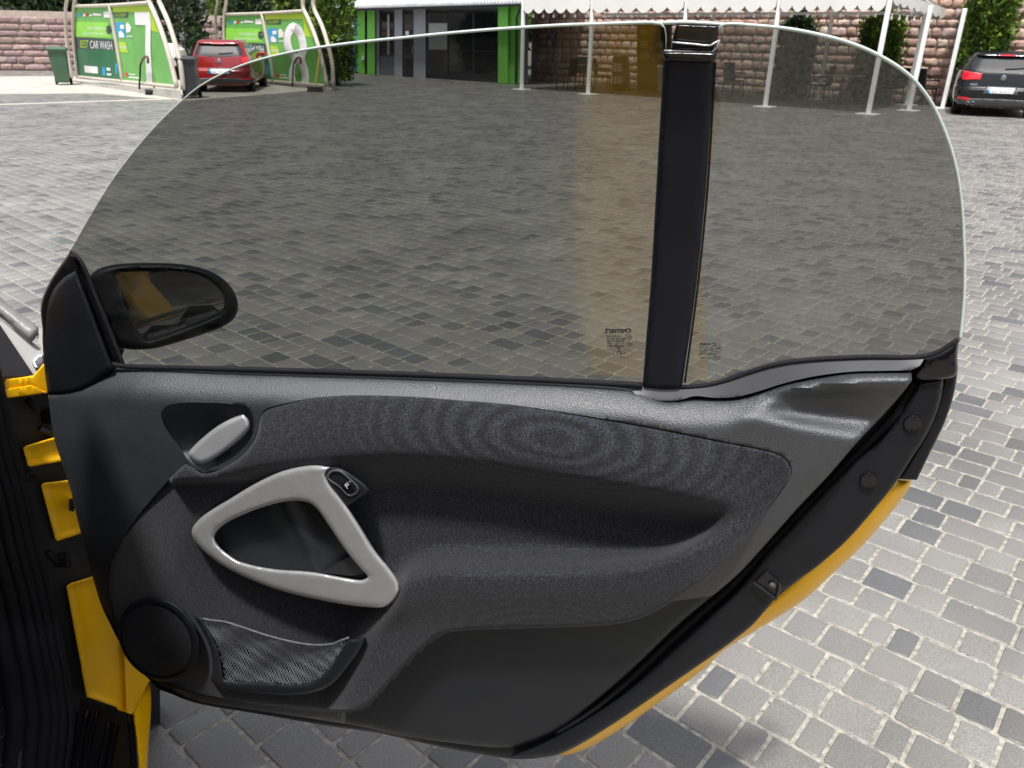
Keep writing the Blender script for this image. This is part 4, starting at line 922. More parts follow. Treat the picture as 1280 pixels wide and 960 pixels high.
# ---- washing bays
m_sg = M('sign_green', (.14, .40, .09), .45, var=.10, vs=2); m_sdark = M('sign_dark_green', (.025, .14, .06), .45, var=.15, vs=2)
m_slime = M('sign_lime', (.42, .62, .02), .45, var=.05, vs=2); m_slate = M('sign_slate', (.035, .06, .06), .45, var=.1)
m_smid = M('sign_mid_green', (.26, .62, .07), .45, var=.10, vs=2)
m_blue = M('sign_blue', (.03, .30, .62), .45, var=.08); m_red = M('sign_red', (.6, .05, .03), .45, var=.05)
m_wood = M('broom_handle_wood', (.42, .32, .08), .6, var=.2, vs=20)
m_bin = M('green_bin_plastic', (.045, .10, .055), .5, var=.1, vs=4); m_bind = M('dark_bin_plastic', (.02, .022, .026), .45, var=.2, vs=4)
def bay(label, BP, K, num, main, flip_txt):
    """wash bay divider: K maps the traced pixels of the first bay to this one"""
    def q(pts): return [K(*p) for p in pts]
    t = thing('wash_bay_panel', label, 'wash bay', BP(*K(150, 108), 0), 'green wash bay dividers')
    g = np.array([0, 0, 0])
    def pl(name, pts, w, mat, th=.012): return plate(name, q(pts), BP, w, w - th, mat, t)
    plate('kerb_plinth', q([(82,99),(140,106),(226,113),(228,129),(150,116),(82,107)]), BP, .10, -.30, m_concrete, t)
    pl('sign_board', [(95,9),(185,5),(196,26),(206,50),(214,78),(219,107),(150,100),(97,95),(93,60)], .0, m_sg, .04)
    pl('sign_field', [(94,27),(135,28),(139,47),(94,46)], .004, m_smid); pl('sign_field', [(94,46),(142,49),(144,63),(95,61)], .005, m_slate)
    pl('sign_field', [(95,61),(144,63),(150,100),(97,95)], .004, m_sdark)
    pl('sign_field', [(140,6),(185,5),(196,26),(202,42),(189,38),(187,15),(141,15)], .004, m_slime)
    pl('sign_field', [(144,66),(205,72),(214,78),(219,107),(152,100)], .003, m_sg)
    pl('sign_field', [(144,28),(155,28),(157,47),(147,47)], .006, m_blue)
    pl('sign_field', [(148,52),(157,53),(160,66),(150,65)], .006, m_slime)
    pl('sign_field', [(142,16),(160,15),(160,22),(143,22)], .006, m_slate)
    for px, mt in (([(98,17),(101,17),(101,21),(98,21)], m_blue), ([(104,17),(106.5,17),(106.5,20.5),(104,20.5)], m_white), ([(107,17),(109.5,17),(109.5,20.5),(107,20.5)], m_red), ([(112,18),(115,18),(115,20),(112,20)], m_white),
                   ([(116,16),(127,17.5),(127,19.5),(116,19.5)], m_white), ([(129,15),(136,14),(137,22),(130,22)], m_white),
                   ([(133,33),(136,31),(139,34),(139.5,40),(136,43.5),(133,40)], m_slate), ([(134.5,35.5),(138.5,35.5),(138.5,39.5),(135,39.5)], m_white),
                   ([(148,40),(151,38),(155,43),(155,47),(149,47)], m_white), ([(150,31),(155,31),(155,36),(150,36)], m_white), ([(157,30),(160,28),(164,34),(163,40),(158,41)], m_white), ([(158,45),(166,45),(166,46.2),(158,46.2)], m_white),
                   ([(105,82),(122,83.5),(122.5,92),(106,90.5)], m_white), ([(127.5,84),(131.5,84.4),(132,94.5),(128,94)], m_blue), ([(133,84.6),(137.5,85),(138,88.5),(133.4,88)], m_white), ([(133.4,91.5),(139,92),(139,94.5),(133.6,94)], m_white),
                   ([(144,79),(146.5,79),(147,92),(144.5,92)], m_blue), ([(156,90.5),(159.5,90.8),(160,96),(156.4,95.6)], m_red), ([(161,92),(169,92.8),(169,94),(161,93.2)], m_white), ([(161,95.5),(175,97),(175,98.6),(161,97.2)], m_white)):
        pl('sign_mark', px, .009, mt, .006)
    def txt(s, quad, mat, w=.011): fit_text('sign_lettering', s, BP, q(quad), w, mat, t)
    txt('АВТОМИЙКА', [(109,32.5),(131,33),(131,38),(109,37.5)], m_white); txt('САМООБСЛУГОВУВАННЯ', [(103,40),(131,41),(131,44),(103,43.2)], m_white)
    txt('BEST', [(100,50),(110.5,50.5),(110.8,60.3),(100.3,59.5)], m_slime); txt('CAR WASH', [(112.5,50.6),(139.5,52),(140.5,62.2),(112.8,60.6)], m_white)
    txt('SUCHERT', [(144,16.6),(158,16.4),(158,20.6),(144.6,20.8)], m_slime); txt('24', [(135,36),(138,36),(138,39),(135,39)], m_slate, .016)
    txt('WASH', [(149,56.5),(158,57),(158.6,61.5),(149.6,61)], m_white)
    if num == '7':
        pl('bay_number', [(168,15),(187,15),(188.5,30),(188,60),(190.5,104),(183,103),(181.5,60),(182,31.5),(169,31)], .012, m_white)
    else:
        o1 = curve([(174,20),(184,26),(191,44),(193,60),(191,70),(196,86),(197,106),(190,114),(182,112),(174,104),(172,88),(175,72),(167,60),(164,44),(167,27)], 4)
        h1 = curve([(176,34),(182,44),(184,56),(181,64),(177,60),(173,48),(173,38)], 3); h2 = curve([(181,77),(187,87),(189,100),(186,106),(182,102),(179,90)], 3)
        relief('bay_number', [K(*p) for p in o1], BP, .012, m_white, t, holes=[[K(*p) for p in h1], [K(*p) for p in h2]], step=40, back=.002, rnd=0)
    def tube(name, pts, w, r): 
        c = curve(q(pts), 8, False); MB().tube(list(BP(c[:, 0], c[:, 1], w)), r, 8).build(name, m_frame, t, True)
    tube('arch_tube', [(186,-32),(185,-6),(186,1),(192,14),(203,42),(212,72),(221,109)], .05, .06)
    tube('arch_tube', [(199,-32),(197,-8),(199,2),(209,24),(219,54),(226,82),(229,112)], -.12, .06)
    tube('arch_tube', [(96,-36),(95,-8),(92.5,8),(91.5,35),(93,60),(97,97)], .05, .05)
    tube('arch_tube', [(86,-36),(85,-8),(82,10),(82,36),(85,66),(90,98)], -.25, .05)
    tube('panel_rail', [(94,8),(140,6.5),(186,3.5)], .03, .045); tube('panel_rail', [(96,96),(150,101.5),(220,108.5)], .03, .045)
    tube('panel_post', [(137,6.5),(143,40),(150,80),(153,102)], .035, .05)
    return t
g7a, g7b = gnd(88, 102), gnd(225, 124)
u7 = (g7b - g7a) / np.linalg.norm(g7b - g7a); n7 = np.array([u7[1], -u7[0], 0])
if n7[1] > 0: n7 = -n7
BP7 = plane_proj(g7a, n7)
bay('wash bay divider showing a white number 7, nearest on the left', BP7, lambda x, y: (x, y), '7', None, None)
# second divider stands farther back: the same build, traced onto its own plane
SRC = np.array([(95, 9), (185, 5), (97, 95), (219, 107)], float); DST = np.array([(283, 19), (378, 15), (286, 96), (407, 106)], float)
A_ = []
for (x, y), (X, Y) in zip(SRC, DST):
    A_.append([x, y, x * y, 1, 0, 0, 0, 0, X]); A_.append([0, 0, 0, 0, x, y, x * y, 1, Y])
A_ = np.array(A_); sol = np.linalg.solve(A_[:, :8], A_[:, 8])
def K8(x, y): return (sol[0] * x + sol[1] * y + sol[2] * x * y + sol[3], sol[4] * x + sol[5] * y + sol[6] * x * y + sol[7])
g8 = gnd(405, 113); BP8 = plane_proj(g8, n7)
bay('wash bay divider showing a white number 8, behind the red car', BP8, K8, '8', None, None)
# concrete apron of the bays
ap = [gnd(-260, 119, .012), gnd(120, 116.5, .012), gnd(232, 126, .012), gnd(420, 111, .012), gnd(330, 94, .012), gnd(-120, 96, .012)]
apo = obj('wash_bay_floor', [*(np.array(p) for p in ap), *(np.array(p) - ZU * .03 for p in ap)], [list(range(6)), *[(i, i + 6, (i + 1) % 6 + 6, (i + 1) % 6) for i in range(6)]], m_concrete); tag(apo, kind='structure')
kb = MB(); pa, pb = gnd(-40, 133.5), gnd(228, 124.5)
kb.box((pa + pb) / 2 + ZU * .012, (np.linalg.norm(pb - pa), .30, .028), [(pb - pa) / np.linalg.norm(pb - pa), np.cross(ZU, (pb - pa) / np.linalg.norm(pb - pa)), ZU]); ke = kb.build('kerb_strip', m_concrete); tag(ke, kind='structure')
def broom(label, px_foot, px_top, h):
    b0 = gnd(*px_foot); z = (b0 - CP) @ FW; top = depth_pt(px_top[0], px_top[1], z - .02)
    t = thing('broom', label, 'broom', b0, 'yellow handled brooms by the bays')
    MB().tube([b0 + ZU * .12, top], .03, 7).build('handle', m_wood, t)
    MB().box(b0 + ZU * .12, (.42, .12, .07), bev=.02).build('brush_block', m_bind, t)
    mb = MB()
    for i in range(9): mb.tube([b0 + np.array([-.19 + i * .0475, 0, .1]), b0 + np.array([-.21 + i * .0525, 0, .01])], [.02, .026], 5)
    tag(mb.build('bristles', m_dark, t), kind='stuff')
broom('yellow broom outside the glass, leaning on the number 7 divider', (193, 119.5), (198, 57), 1.4)
broom('yellow broom seen through the glass, leaning on the number 8 divider', (394, 115), (400, 66), 1.4)
def lance(label, px, BP):
    p = BP(px[0], px[1], .18); t = thing('spray_lance', label, 'spray lance', p, 'spray lances hanging on the bay dividers')
    c = curve(px_l := [(px[0], px[1]), (px[0]-4, px[1]+6), (px[0]-5, px[1]+22), (px[0]-6, px[1]+38)], 5, False)
    MB().tube(list(BP(c[:, 0], c[:, 1], .12)), .022, 6).build('hose', m_rubber, t, True)
    c = curve([(px[0]-3, px[1]+5), (px[0], px[1]-1), (px[0]+4, px[1]-2), (px[0]+5, px[1]+6)], 2, False)
    MB().tube(list(BP(c[:, 0], c[:, 1], .15)), .03, 6).build('grip', M('brown_grip', (.12, .05, .03), .5), t, True)
lance('brown spray lance in front of the white 7', (180, 73), BP7)
lance('brown spray lance seen through the glass, before the other white number', (371, 74), BP8)

# ---- wheelie bins
def bin_(label, base, px_top, mat, rot=0.0, sc=1.0):
    z = (base - CP) @ FW; h = depth_pt(0, 0, 0)[2] * 0 + 1.05; t = thing('wheelie_bin', label, 'bin', base)
    ca, sa = math.cos(rot), math.sin(rot); ax = np.array([[ca, sa, 0], [-sa, ca, 0], [0, 0, 1]])
    def P(x, y, zz): return base + (ax[0] * x + ax[1] * y + ZU * zz * (1 if sc == 1 else 1.25)) * sc
    v = []; 
    for zz, a, b in ((.08, .20, .24), (.12, .22, .26), (.92, .28, .34), (.95, .31, .37)):
        v += [P(-a, -b, zz), P(a, -b, zz), P(a, b, zz), P(-a, b, zz)]
    fs = [(3, 2, 1, 0), (12, 13, 14, 15)] + [(r * 4 + k, r * 4 + (k + 1) % 4, r * 4 + 4 + (k + 1) % 4, r * 4 + 4 + k) for r in range(3) for k in range(4)]
    obj('bin_body', v, fs, mat, t)
    v = []
    for zz, a, b in ((.955, .33, .40), (.99, .33, .40), (1.05, .24, .30)): v += [P(-a, -b, zz), P(a, -b, zz), P(a, b, zz), P(-a, b, zz)]
    fs = [(3, 2, 1, 0), (8, 9, 10, 11)] + [(r * 4 + k, r * 4 + (k + 1) % 4, r * 4 + 4 + (k + 1) % 4, r * 4 + 4 + k) for r in range(2) for k in range(4)]
    obj('bin_lid', v, fs, mat, t)
    for sx in (-1, 1): MB().lathe(P(sx * .24, .22, .10), [(.03, -.03), (.10, -.03), (.10, .03), (.03, .03)], 14, ax[0]).build('bin_wheel', m_rubber, t)
    MB().tube([P(-.2, .42, .97), P(.2, .42, .97)], .02, 6).build('bin_handle', mat, t)
    return t
bin_('green wheelie bin standing beside the wash bay divider with the 7', gnd(80, 106.5), None, m_bin, .4, .80)
bin_('dark grey wheelie bin standing between the number 7 divider and the red car', gnd(240, 123), None, m_bind, .2, .74)

# ---- parked cars: body lofted from levels, rear towards us
m_cblack = M('black_car_paint', (.006, .007, .009), .16, var=.05, coat=.25, spec=.4, vs=2); m_cred = M('red_car_paint', (.22, .006, .010), .2, var=.05, coat=.9, vs=2)
m_cglass = M('car_window', (.012, .015, .018), .05, var=.3, vs=3, spec=.9); m_tail = M('tail_lamp_red', (.72, .01, .025), .15, var=.1, coat=.8)
m_chrome = M('chrome', (.75, .75, .77), .12, metal=1, var=.02); m_plate = M('number_plate_white', (.75, .76, .76), .4, var=.03); m_plblue = M('plate_band_blue', (.05, .25, .6), .4)
m_grey2 = M('grey_bumper', (.06, .062, .066), .4, var=.1)
def make_car(name, label, loc, rot, paint, LV, name_txt, plate_txt, small_txt, pipes, scale=1.0, lampx=(.52, .86)):
    t = thing(name, label, 'car', loc, None, True, rot, scale)
    def lev(z):
        z = np.asarray(z, float); A = np.array(LV); return [np.interp(z, A[:, 0], A[:, k]) for k in (1, 2, 3)]   # half width, rear y, front y
    def ring(z, n=5):
        w, yr, yf = lev(z); r = min(.28, w * .35); P = []
        for cx, cy, a0 in ((w - r, yf - r * 1.6, 0), (-w + r, yf - r * 1.6, 90), (-w + r, yr + r, 180), (w - r, yr + r, 270)):
            for k in range(n):
                a = math.radians(a0 + 90 * k / (n - 1)); P.append((cx + r * math.cos(a), cy + (r * 1.6 if a0 < 180 else r) * math.sin(a), z))
        return P
    zs = sorted(set(list(np.array(LV)[:, 0]) + list(np.arange(LV[0][0], LV[-1][0], .06)))); V = []; nr = 20
    for z in zs: V += ring(float(z))
    fs = [list(range(nr))[::-1], list(range((len(zs) - 1) * nr, len(zs) * nr))]
    for k in range(len(zs) - 1):
        for i in range(nr): j = (i + 1) % nr; fs.append((k*nr+i, k*nr+j, k*nr+nr+j, k*nr+nr+i))
    body = obj('body', V, fs, paint, t); autosmooth(body, 50)
    def rear(x, z, w=0.0):
        x = np.asarray(x, float); z = np.asarray(z, float); hw, yr, yf = lev(z); r = np.minimum(.28, hw * .35); ex_ = np.clip(np.abs(x) - (hw - r), 0, r)
        y = yr + r - np.sqrt(np.maximum(r * r - ex_ * ex_, 0)); return np.stack([x * (1 + 0 * z), y - w, z + 0 * x], -1)
    def side(sg):
        def f(y, z, w=0.0):
            y = np.asarray(y, float); z = np.asarray(z, float); hw, _, _ = lev(z); return np.stack([sg * (hw + w) + 0 * y, y + 0 * z, z + 0 * y], -1)
        return f
    def rp(nm, pts, w, mat, th=.02, rnd=.0, st=.06): 
        return relief(nm, curve(pts, .05), rear, w, mat, t, step=st, back=w - th, rnd=rnd, depth=.01)
    zb, zt = LV[-4][0], LV[-2][0]; hw = LV[-4][1]
    rp('rear_window', [(-hw*.80, zb+.06), (hw*.80, zb+.06), (hw*.70, zt-.06), (hw*.5, zt-.03), (-hw*.5, zt-.03), (-hw*.70, zt-.06)], .006, m_cglass)
    rp('roof_spoiler', [(-hw*.72,zt-.04,1),(hw*.72,zt-.04,1),(hw*.70,zt+.03,1),(-hw*.70,zt+.03,1)], .09, paint, .12, .02); rp('brake_lamp', [(-.16,zt-.035,1),(.16,zt-.035,1),(.16,zt-.012,1),(-.16,zt-.012,1)], .095, m_tail)
    wp = MB(); wp.tube([rear(0, zb + .09, .02), rear(.22, zb + .10, .02), rear(.40, zb + .12, .018)], .012, 6); wp.build('rear_wiper', m_rubber, t)
    for sg in (-1, 1):
        L = [(sg*hw*lampx[0], zb-.02,1), (sg*hw*.97, zb+.03,1), (sg*hw*1.0, zb-.10,1), (sg*hw*.96, zb-.17,1), (sg*hw*lampx[0]*1.05, zb-.15,1)]
        rp('tail_lamp', L if sg > 0 else L[::-1], .022, m_tail, .04, .015)
        L = [(sg*.62,.42,1),(sg*.86,.44,1),(sg*.86,.38,1),(sg*.60,.36,1)]; rp('bumper_reflector', L if sg > 0 else L[::-1], .03, m_tail)
        f = side(sg)
        for (a, b) in ((LV[0][2] + .55, LV[0][2] + 1.15), (LV[0][2] + 1.2, LV[0][2] + 2.05), (LV[0][2] + 2.1, LV[0][2] + 2.95)):
            relief('side_window', curve([(a, zb+.03, 1), (b, zb+.03, 1), (b - .02 if b < LV[0][2]+2.5 else b-.5, zt-.05, 1), (a + .1, zt-.05, 1)], .1), f, .008, m_cglass, t, step=.15, back=-.02, rnd=0)
        for yy in (LV[0][2] + .72, LV[0][2] + 3.35):
            ww = MB(); ww.lathe((sg * (LV[1][1] - .20), yy, .31), [(.19, 0), (.29, .0), (.315, .03), (.315, .17), (.29, .205), (.20, .205)], 28, (sg, 0, 0)); wo = ww.build('wheel', m_rubber, t); autosmooth(wo)
            rm = MB(); rm.lathe((sg * (LV[1][1] + .0), yy, .31), [(.2, -.02), (.2, .006), (.17, -.01), (.04, -.004), (.03, .01)], 20, (sg, 0, 0)); rm.build('wheel_rim', m_chrome, wo)
        MB().box((sg * (hw + .09), LV[0][2] + 2.75, zb + .05), (.2, .1, .14), bev=.04).build('door_mirror', paint, t)
    rp('lower_bumper', [(-.84,.27),(.84,.27),(.86,.36),(.5,.40),(-.5,.40),(-.86,.36)], .02, m_grey2, .06, .02)
    rp('plate_recess', [(-.36,.52,1),(.36,.52,1),(.32,.68,1),(-.32,.68,1)], .006, m_grey2)
    rp('number_plate', [(-.26,.535,1),(.26,.535,1),(.26,.65,1),(-.26,.65,1)], .022, m_plate); rp('plate_band', [(-.26,.536,1),(-.215,.536,1),(-.215,.649,1),(-.26,.649,1)], .026, m_plblue)
    fit_text('plate_lettering', plate_txt, rear, [(-.19,.63),(.24,.63),(.24,.555),(-.19,.555)], .027, m_ink, t)
    ez = zb - .10; er = .06
    MB().disc(rear(0., ez, .012), (0, -1, .1), er, .016, 24).build('emblem', m_chrome, t)
    em = MB(); pt = lambda x, z: rear(x, ez + z, .032)
    e = [(er * .9 * math.cos(q), er * .9 * math.sin(q)) for q in np.linspace(0, 6.283, 24, endpoint=False)]
    em.tube([pt(*p) for p in e], .004, 5, True)
    em.tube([pt(-.020,.046), pt(0,.006), pt(.020,.046)], .0045, 4); em.tube([pt(-.044,.026), pt(-.020,-.042), pt(0,-.004), pt(.020,-.042), pt(.044,.026)], .0045, 4); em.build('emblem_mark', m_ink, t)
    if name_txt: fit_text('name_badge', name_txt, rear, [(-.66,zb-.235),(-.50,zb-.235),(-.50,zb-.28),(-.66,zb-.28)], .022, m_chrome, t)
    if small_txt: fit_text('trim_badge', small_txt, rear, [(.52,zb-.235),(.64,zb-.235),(.64,zb-.275),(.52,zb-.275)], .022, m_chrome, t)
    if pipes:
        for x in (-.62, -.52): MB().lathe(np.array([x, float(lev(.3)[1]) - .03, .30]), [(.03, .1), (.042, .0), (.042, -.03), (.036, -.03), (.034, .05)], 16, (0, 1, 0)).build('exhaust_pipe', m_chrome, t, True)
    MB().box((0, LV[0][2] + .35, .24), (.9, .3, .10)).build('exhaust_box', m_rubber, t)
    MB().tube([(0, LV[-1][2] + .25, LV[-1][0]), (0, LV[-1][2] + .16, LV[-1][0] + .12)], .012, 5).build('roof_aerial', m_rubber, t)
    return t
HATCH = [(.20,.78,-.02,4.10),(.32,.88,-.10,4.20),(.52,.895,-.13,4.24),(.60,.895,-.13,4.22),(.66,.89,-.06,4.15),(.80,.885,-.03,3.95),(.97,.87,.02,3.15),(1.04,.83,.08,2.9),(1.22,.74,.24,2.3),(1.38,.66,.40,1.9),(1.45,.58,.55,1.7)]
HATCH = [l for l in HATCH]
LVb = HATCH[:8] + HATCH[8:]
cg = gnd(1247, 148)
bc = make_car('parked_hatchback', 'shiny black hatchback parked at the right before the stone wall, rear towards us', cg + np.array([.1, .35, 0]), -math.atan2(cg[0], cg[1]) + .10, m_cblack, [HATCH[0],HATCH[1],HATCH[2],HATCH[3],HATCH[4],HATCH[5],HATCH[6],HATCH[7],HATCH[9],HATCH[10]], 'GOLF', 'CA 7676 CH', 'TDI', True, scale=1.0)
WAG = [(.20,.72,-.02,3.9),(.32,.80,-.10,4.0),(.52,.82,-.12,4.05),(.60,.82,-.12,4.0),(.68,.82,-.04,3.95),(.82,.81,-.02,3.8),(.97,.79,.02,3.0),(1.04,.77,.05,2.75),(1.36,.64,.24,1.9),(1.43,.56,.36,1.7)]
cr = gnd(274, 117)
make_car('red_car', 'red older estate car parked in the wash bay beside the number 8', cr + np.array([.0, .3, 0]), .16, m_cred, WAG, '', 'BH 4127', '', False, scale=.93, lampx=(.80, .9))
# the dark car parked behind the camera, seen only in the door mirror
c2_ = copy_tree(bc); c2_.location = (3.4, -4.0, 0); c2_.rotation_euler = (0, 0, 1.9); c2_['label'] = 'black car parked behind the viewer, seen reflected in the door mirror'
stone_wall('rear_wall', 'pink stone wall closing the yard behind the viewer, added to darken reflections', np.array([9., -9.0, 0]), np.array([-12., -10.5, 0]), 2.6, (.45, .7), (.28, .34), PINK, seed=9)  # unseen wall, added behind the camera to darken what the black trim reflects
for k, (x, h) in enumerate(((6, 6.0), (1.5, 7.0), (-3, 6.4), (-7.5, 7.2))):
    round_tree('dark green tree behind the rear wall, %s seen from the car' % ('far left', 'left of the middle', 'right of the middle', 'far right')[k], np.array([x, -12.5 - .3 * k, 0]), h, 2.8, 60 + k, m_conif, n=2500, size=.5, low=.15)
# white vehicle behind the red car
wvn = thing('white_van', 'white van half hidden behind the arch and the red car', 'van', gnd(229, 98))
bxp = gnd(229, 98)
vb = MB(); vb.box(bxp + ZU * .80, (1.1, 3.0, .7), bev=.2); vb.build('body', m_white, wvn); vb = MB(); vb.box(bxp + ZU * 1.3 + np.array([0, .3, 0]), (.95, 2.2, .4), bev=.16); vb.build('cab', m_white, wvn)
vb = MB(); vb.box(bxp + ZU * 1.3 + np.array([0, -.82, 0]), (.8, .06, .22), bev=.02); vb.build('rear_window', m_cglass, wvn)
for sx in (-.6, .6): MB().lathe(bxp + np.array([sx - .1, -1.0, .33]), [(.1, 0), (.33, 0), (.33, .2), (.1, .2)], 18, (1, 0, 0)).build('wheel', m_rubber, wvn)

# ---- grey office building with green pillars
m_wallg = M('dark_grey_render', (.13, .135, .155), .75, var=.06, vs=2, bump=.2, bs=40, bd=.004); m_lilac = M('pale_grey_render', (.33, .33, .38), .75, var=.06, vs=2)
m_greenp = M('bright_green_paint', (.16, .50, .07), .5, var=.06, vs=2); m_metal = M('grey_roof_metal', (.62, .63, .65), .45, metal=.1, var=.12, vs=3); m_anth = M('anthracite_frame', (.035, .037, .042), .45, var=.1)
m_blind = M('pale_blind', (.30, .32, .31), .7, var=.06)
m_pane = M('dark_window_pane', (.010, .011, .013), .06, var=.4, vs=1.5, spec=.8)
gb = gnd(633, 104.5); BD = plane_proj(gb, -np.array([-e1[1], e1[0], 0]))
bld = thing('office_building', 'low grey building with green pillars, dark windows and a ribbed metal roof behind the glass', 'building', gb)
def bp(nm, x0, y0, x1, y1, w, mat, th=.1, par=None, sk=0.0):
    return plate(nm, [(x0, y0), (x1, y0 + sk), (x1, y1 + sk), (x0, y1)], BD, w, w - th, mat, par or bld)
yt = lambda x: np.interp(x, [440, 640], [12.5, 6.5]); yb = lambda x: np.interp(x, [450, 633], [92, 104.5])
def col(nm, x0, x1, w, mat, th=.1, top=None, bot=None, par=None):
    return plate(nm, [(x0, yt(x0) if top is None else top[0]), (x1, yt(x1) if top is None else top[1]), (x1, yb(x1) if bot is None else bot[1]), (x0, yb(x0) if bot is None else bot[0])], BD, w, w - th, mat, par or bld)
plate('wall', [(452, yt(452)), (660, yt(660)), (660, yb(660)), (452, yb(452))], BD, -.20, -6.0, m_wallg, bld)
col('green_pillar', 447, 456, .12, m_greenp, .4); col('green_pillar', 459, 468.5, .10, m_greenp, .3); col('green_pillar', 622.5, 635, .18, m_greenp, .4)
plate('green_pillar', [(635, yt(635)), (652, yt(652)), (652, yb(640)), (635, yb(635))], BD, .0, -.3, m_greenp, bld)
for x0, x1 in ((469, 474), (493, 503), (517, 532)): col('facade_panel', x0, x1, -.06, m_lilac if x0 != 469 else m_lilac, .12, bot=None)
col('facade_panel', 474, 493, -.10, m_wallg, .1, top=(70, 70.6))
def win(x0, x1, y0, y1, nsp=()):
    f = plate('window', [(x0, y0), (x1, y0 + (x1 - x0) * .01), (x1, y1 + (x1 - x0) * .05), (x0, y1)], BD, -.10, -.20, m_anth, bld)
    ys = [y0, *nsp, y1]
    for a, b in zip(ys, ys[1:]):
        p = plate('pane', [(x0 + 1, a + .8), (x1 - 1, a + .8 + (x1-x0)*.01), (x1 - 1, b - .8 + (x1-x0)*.04), (x0 + 1, b - .8)], BD, -.09, -.12, m_pane, f)
    return f
win(476, 492, 17, 69); win(534, 560, 15.5, 94, (28, 63)); win(561, 591, 15, 95.5, (63.5,)); win(592, 622, 14.5, 97, (64,))
plate('window_blind', [(536, 29), (559, 29), (559, 62), (536, 62)], BD, -.07, -.085, m_blind, bld)
plate('window_mullion', [(484, 18), (487, 18), (487, 69), (484, 69)], BD, -.06, -.09, m_blind, bld)
dr = plate('door', [(505, 17), (516.5, 17), (516.5, 93.6), (505, 93)], BD, -.08, -.2, m_anth, bld)
plate('door_pane', [(506.5, 30), (515.5, 30), (515.5, 69), (506.5, 69)], BD, -.07, -.1, m_pane, dr); plate('door_pane', [(506.5, 73), (515.5, 73), (515.5, 91), (506.5, 91)], BD, -.07, -.1, m_pane, dr)
plate('door_notice', [(507, 39), (511, 38.5), (511, 44), (507, 44)], BD, -.06, -.07, m_white, dr); MB().tube([BD(515.5, 58, -.03), BD(515.5, 66, -.03)], .02, 6).build('handle', m_chrome, dr)
plate('eave_fascia', [(418, 10.5), (660, 3.5), (660, 7.5), (418, 14.5)], BD, .55, -.2, m_anth, bld)
rl, rr_ = BD(418, 10.5, .62), BD(662, 3.2, .62); ur = (rr_ - rl); Lr_ = np.linalg.norm(ur); ur /= Lr_; bk = np.array([-ur[1], ur[0], 0]); 
up = bk * math.cos(.24) + ZU * math.sin(.24); rv = MB(); nrib = 64
rv.box((rl + rr_) / 2 + up * 3.0, (Lr_, 6.0, .05), [ur, up, np.cross(ur, up)]); rv.build('roof', m_metal, bld)
rb_ = MB()
for k in range(nrib):
    c = rl + ur * Lr_ * (k + .5) / nrib; rb_.box(c + up * 3.0 + np.cross(ur, up) * .045, (.07, 5.98, .05), [ur, up, np.cross(ur, up)])
tag(rb_.build('roof_ribs', m_metal, bld), kind='stuff')
MB().tube([BD(652, 8, .3), BD(648, 16, .3), BD(646, 22, .2), BD(645, 104, .2)], .05, 7).build('drain_pipe', m_anth, bld, True)
plate('door_lamp', [(452, 70), (455, 70), (455, 75), (452, 75)], BD, .2, .1, m_white, bld)
# blue vending machine beside it
vb = depth_pt(440, 82, 1.0); vm0 = gnd(440, 88.0); VMP = plane_proj(vm0, -np.array([-e1[1], e1[0], 0]))
vm = thing('vending_machine', 'blue vending machine standing left of the green pillars', 'vending machine', vm0)
m_vb = M('vending_blue', (.03, .22, .32), .4, var=.08)
plate('cabinet', [(433, 28), (447, 28), (447, 88), (433.5, 86)], VMP, .0, -.9, m_vb, vm)
plate('display', [(434.5, 32), (442, 32), (442, 40), (434.5, 40)], VMP, .02, -.02, m_white, vm); plate('product_window', [(435, 42), (440, 42), (440, 78), (435, 77)], VMP, .02, -.02, M('vending_panel', (.25, .42, .5), .3, var=.3, vs=8), vm)
plate('pick_up_flap', [(435, 80), (445, 80.4), (445, 84), (435, 83.6)], VMP, .02, -.02, m_anth, vm)

# ---- white tent
FZ = 2.52
tent = thing('party_tent', 'long white party tent with a scalloped valance standing before the stone wall', 'tent', TW[0])
us = [((p - TW[0]) @ e1) for p in TW]
def TP(u, v, z): return TW[0] + e1 * u + e2 * v + ZU * z
FZs = lambda u: np.interp(u, [0, TL], [2.60, 2.50])
def post(u, v, h):
    b = TP(u, v, 0); MB().box(b + ZU * (h / 2), (.10, .10, h), [e1, e2, ZU], .012).build('post', m_frame_w, tent)
    pb_ = MB(); pb_.box(b + ZU * .012, (.46, .46, .02), [e1, e2, ZU]); pb_.build('base_plate', m_frame_w, tent)
for u in us: post(u, 0, FZs(u))
for u in (1.9, us[1] + 1.6, us[3] - .3, TL - .4): post(u, TD, 2.3)
for px in ((1136, 138.5), (1178, 135.5)):
    p = gnd(*px); q_ = p - TW[0]; post(q_ @ e1, q_ @ e2, 2.42)
MB().box(TP(TL / 2, 0, 2.52), (TL + .1, .07, .10), [e1, e2, ZU]).build('front_beam', m_frame_w, tent)
MB().box(TP(TL / 2, TD, 2.33), (TL + .1, .07, .08), [e1, e2, ZU]).build('rear_beam', m_frame_w, tent)
for u in (0, TL):
    MB().tube([TP(u, 0, 2.56), TP(u, TD / 2, 2.62), TP(u, TD, 2.36)], .04, 6).build('side_beam', m_frame_w, tent)
for u in us[1:-1]: MB().tube([TP(u, 0, 2.54), TP(u, TD, 2.36)], .03, 6).build('rafter', m_frame_w, tent)
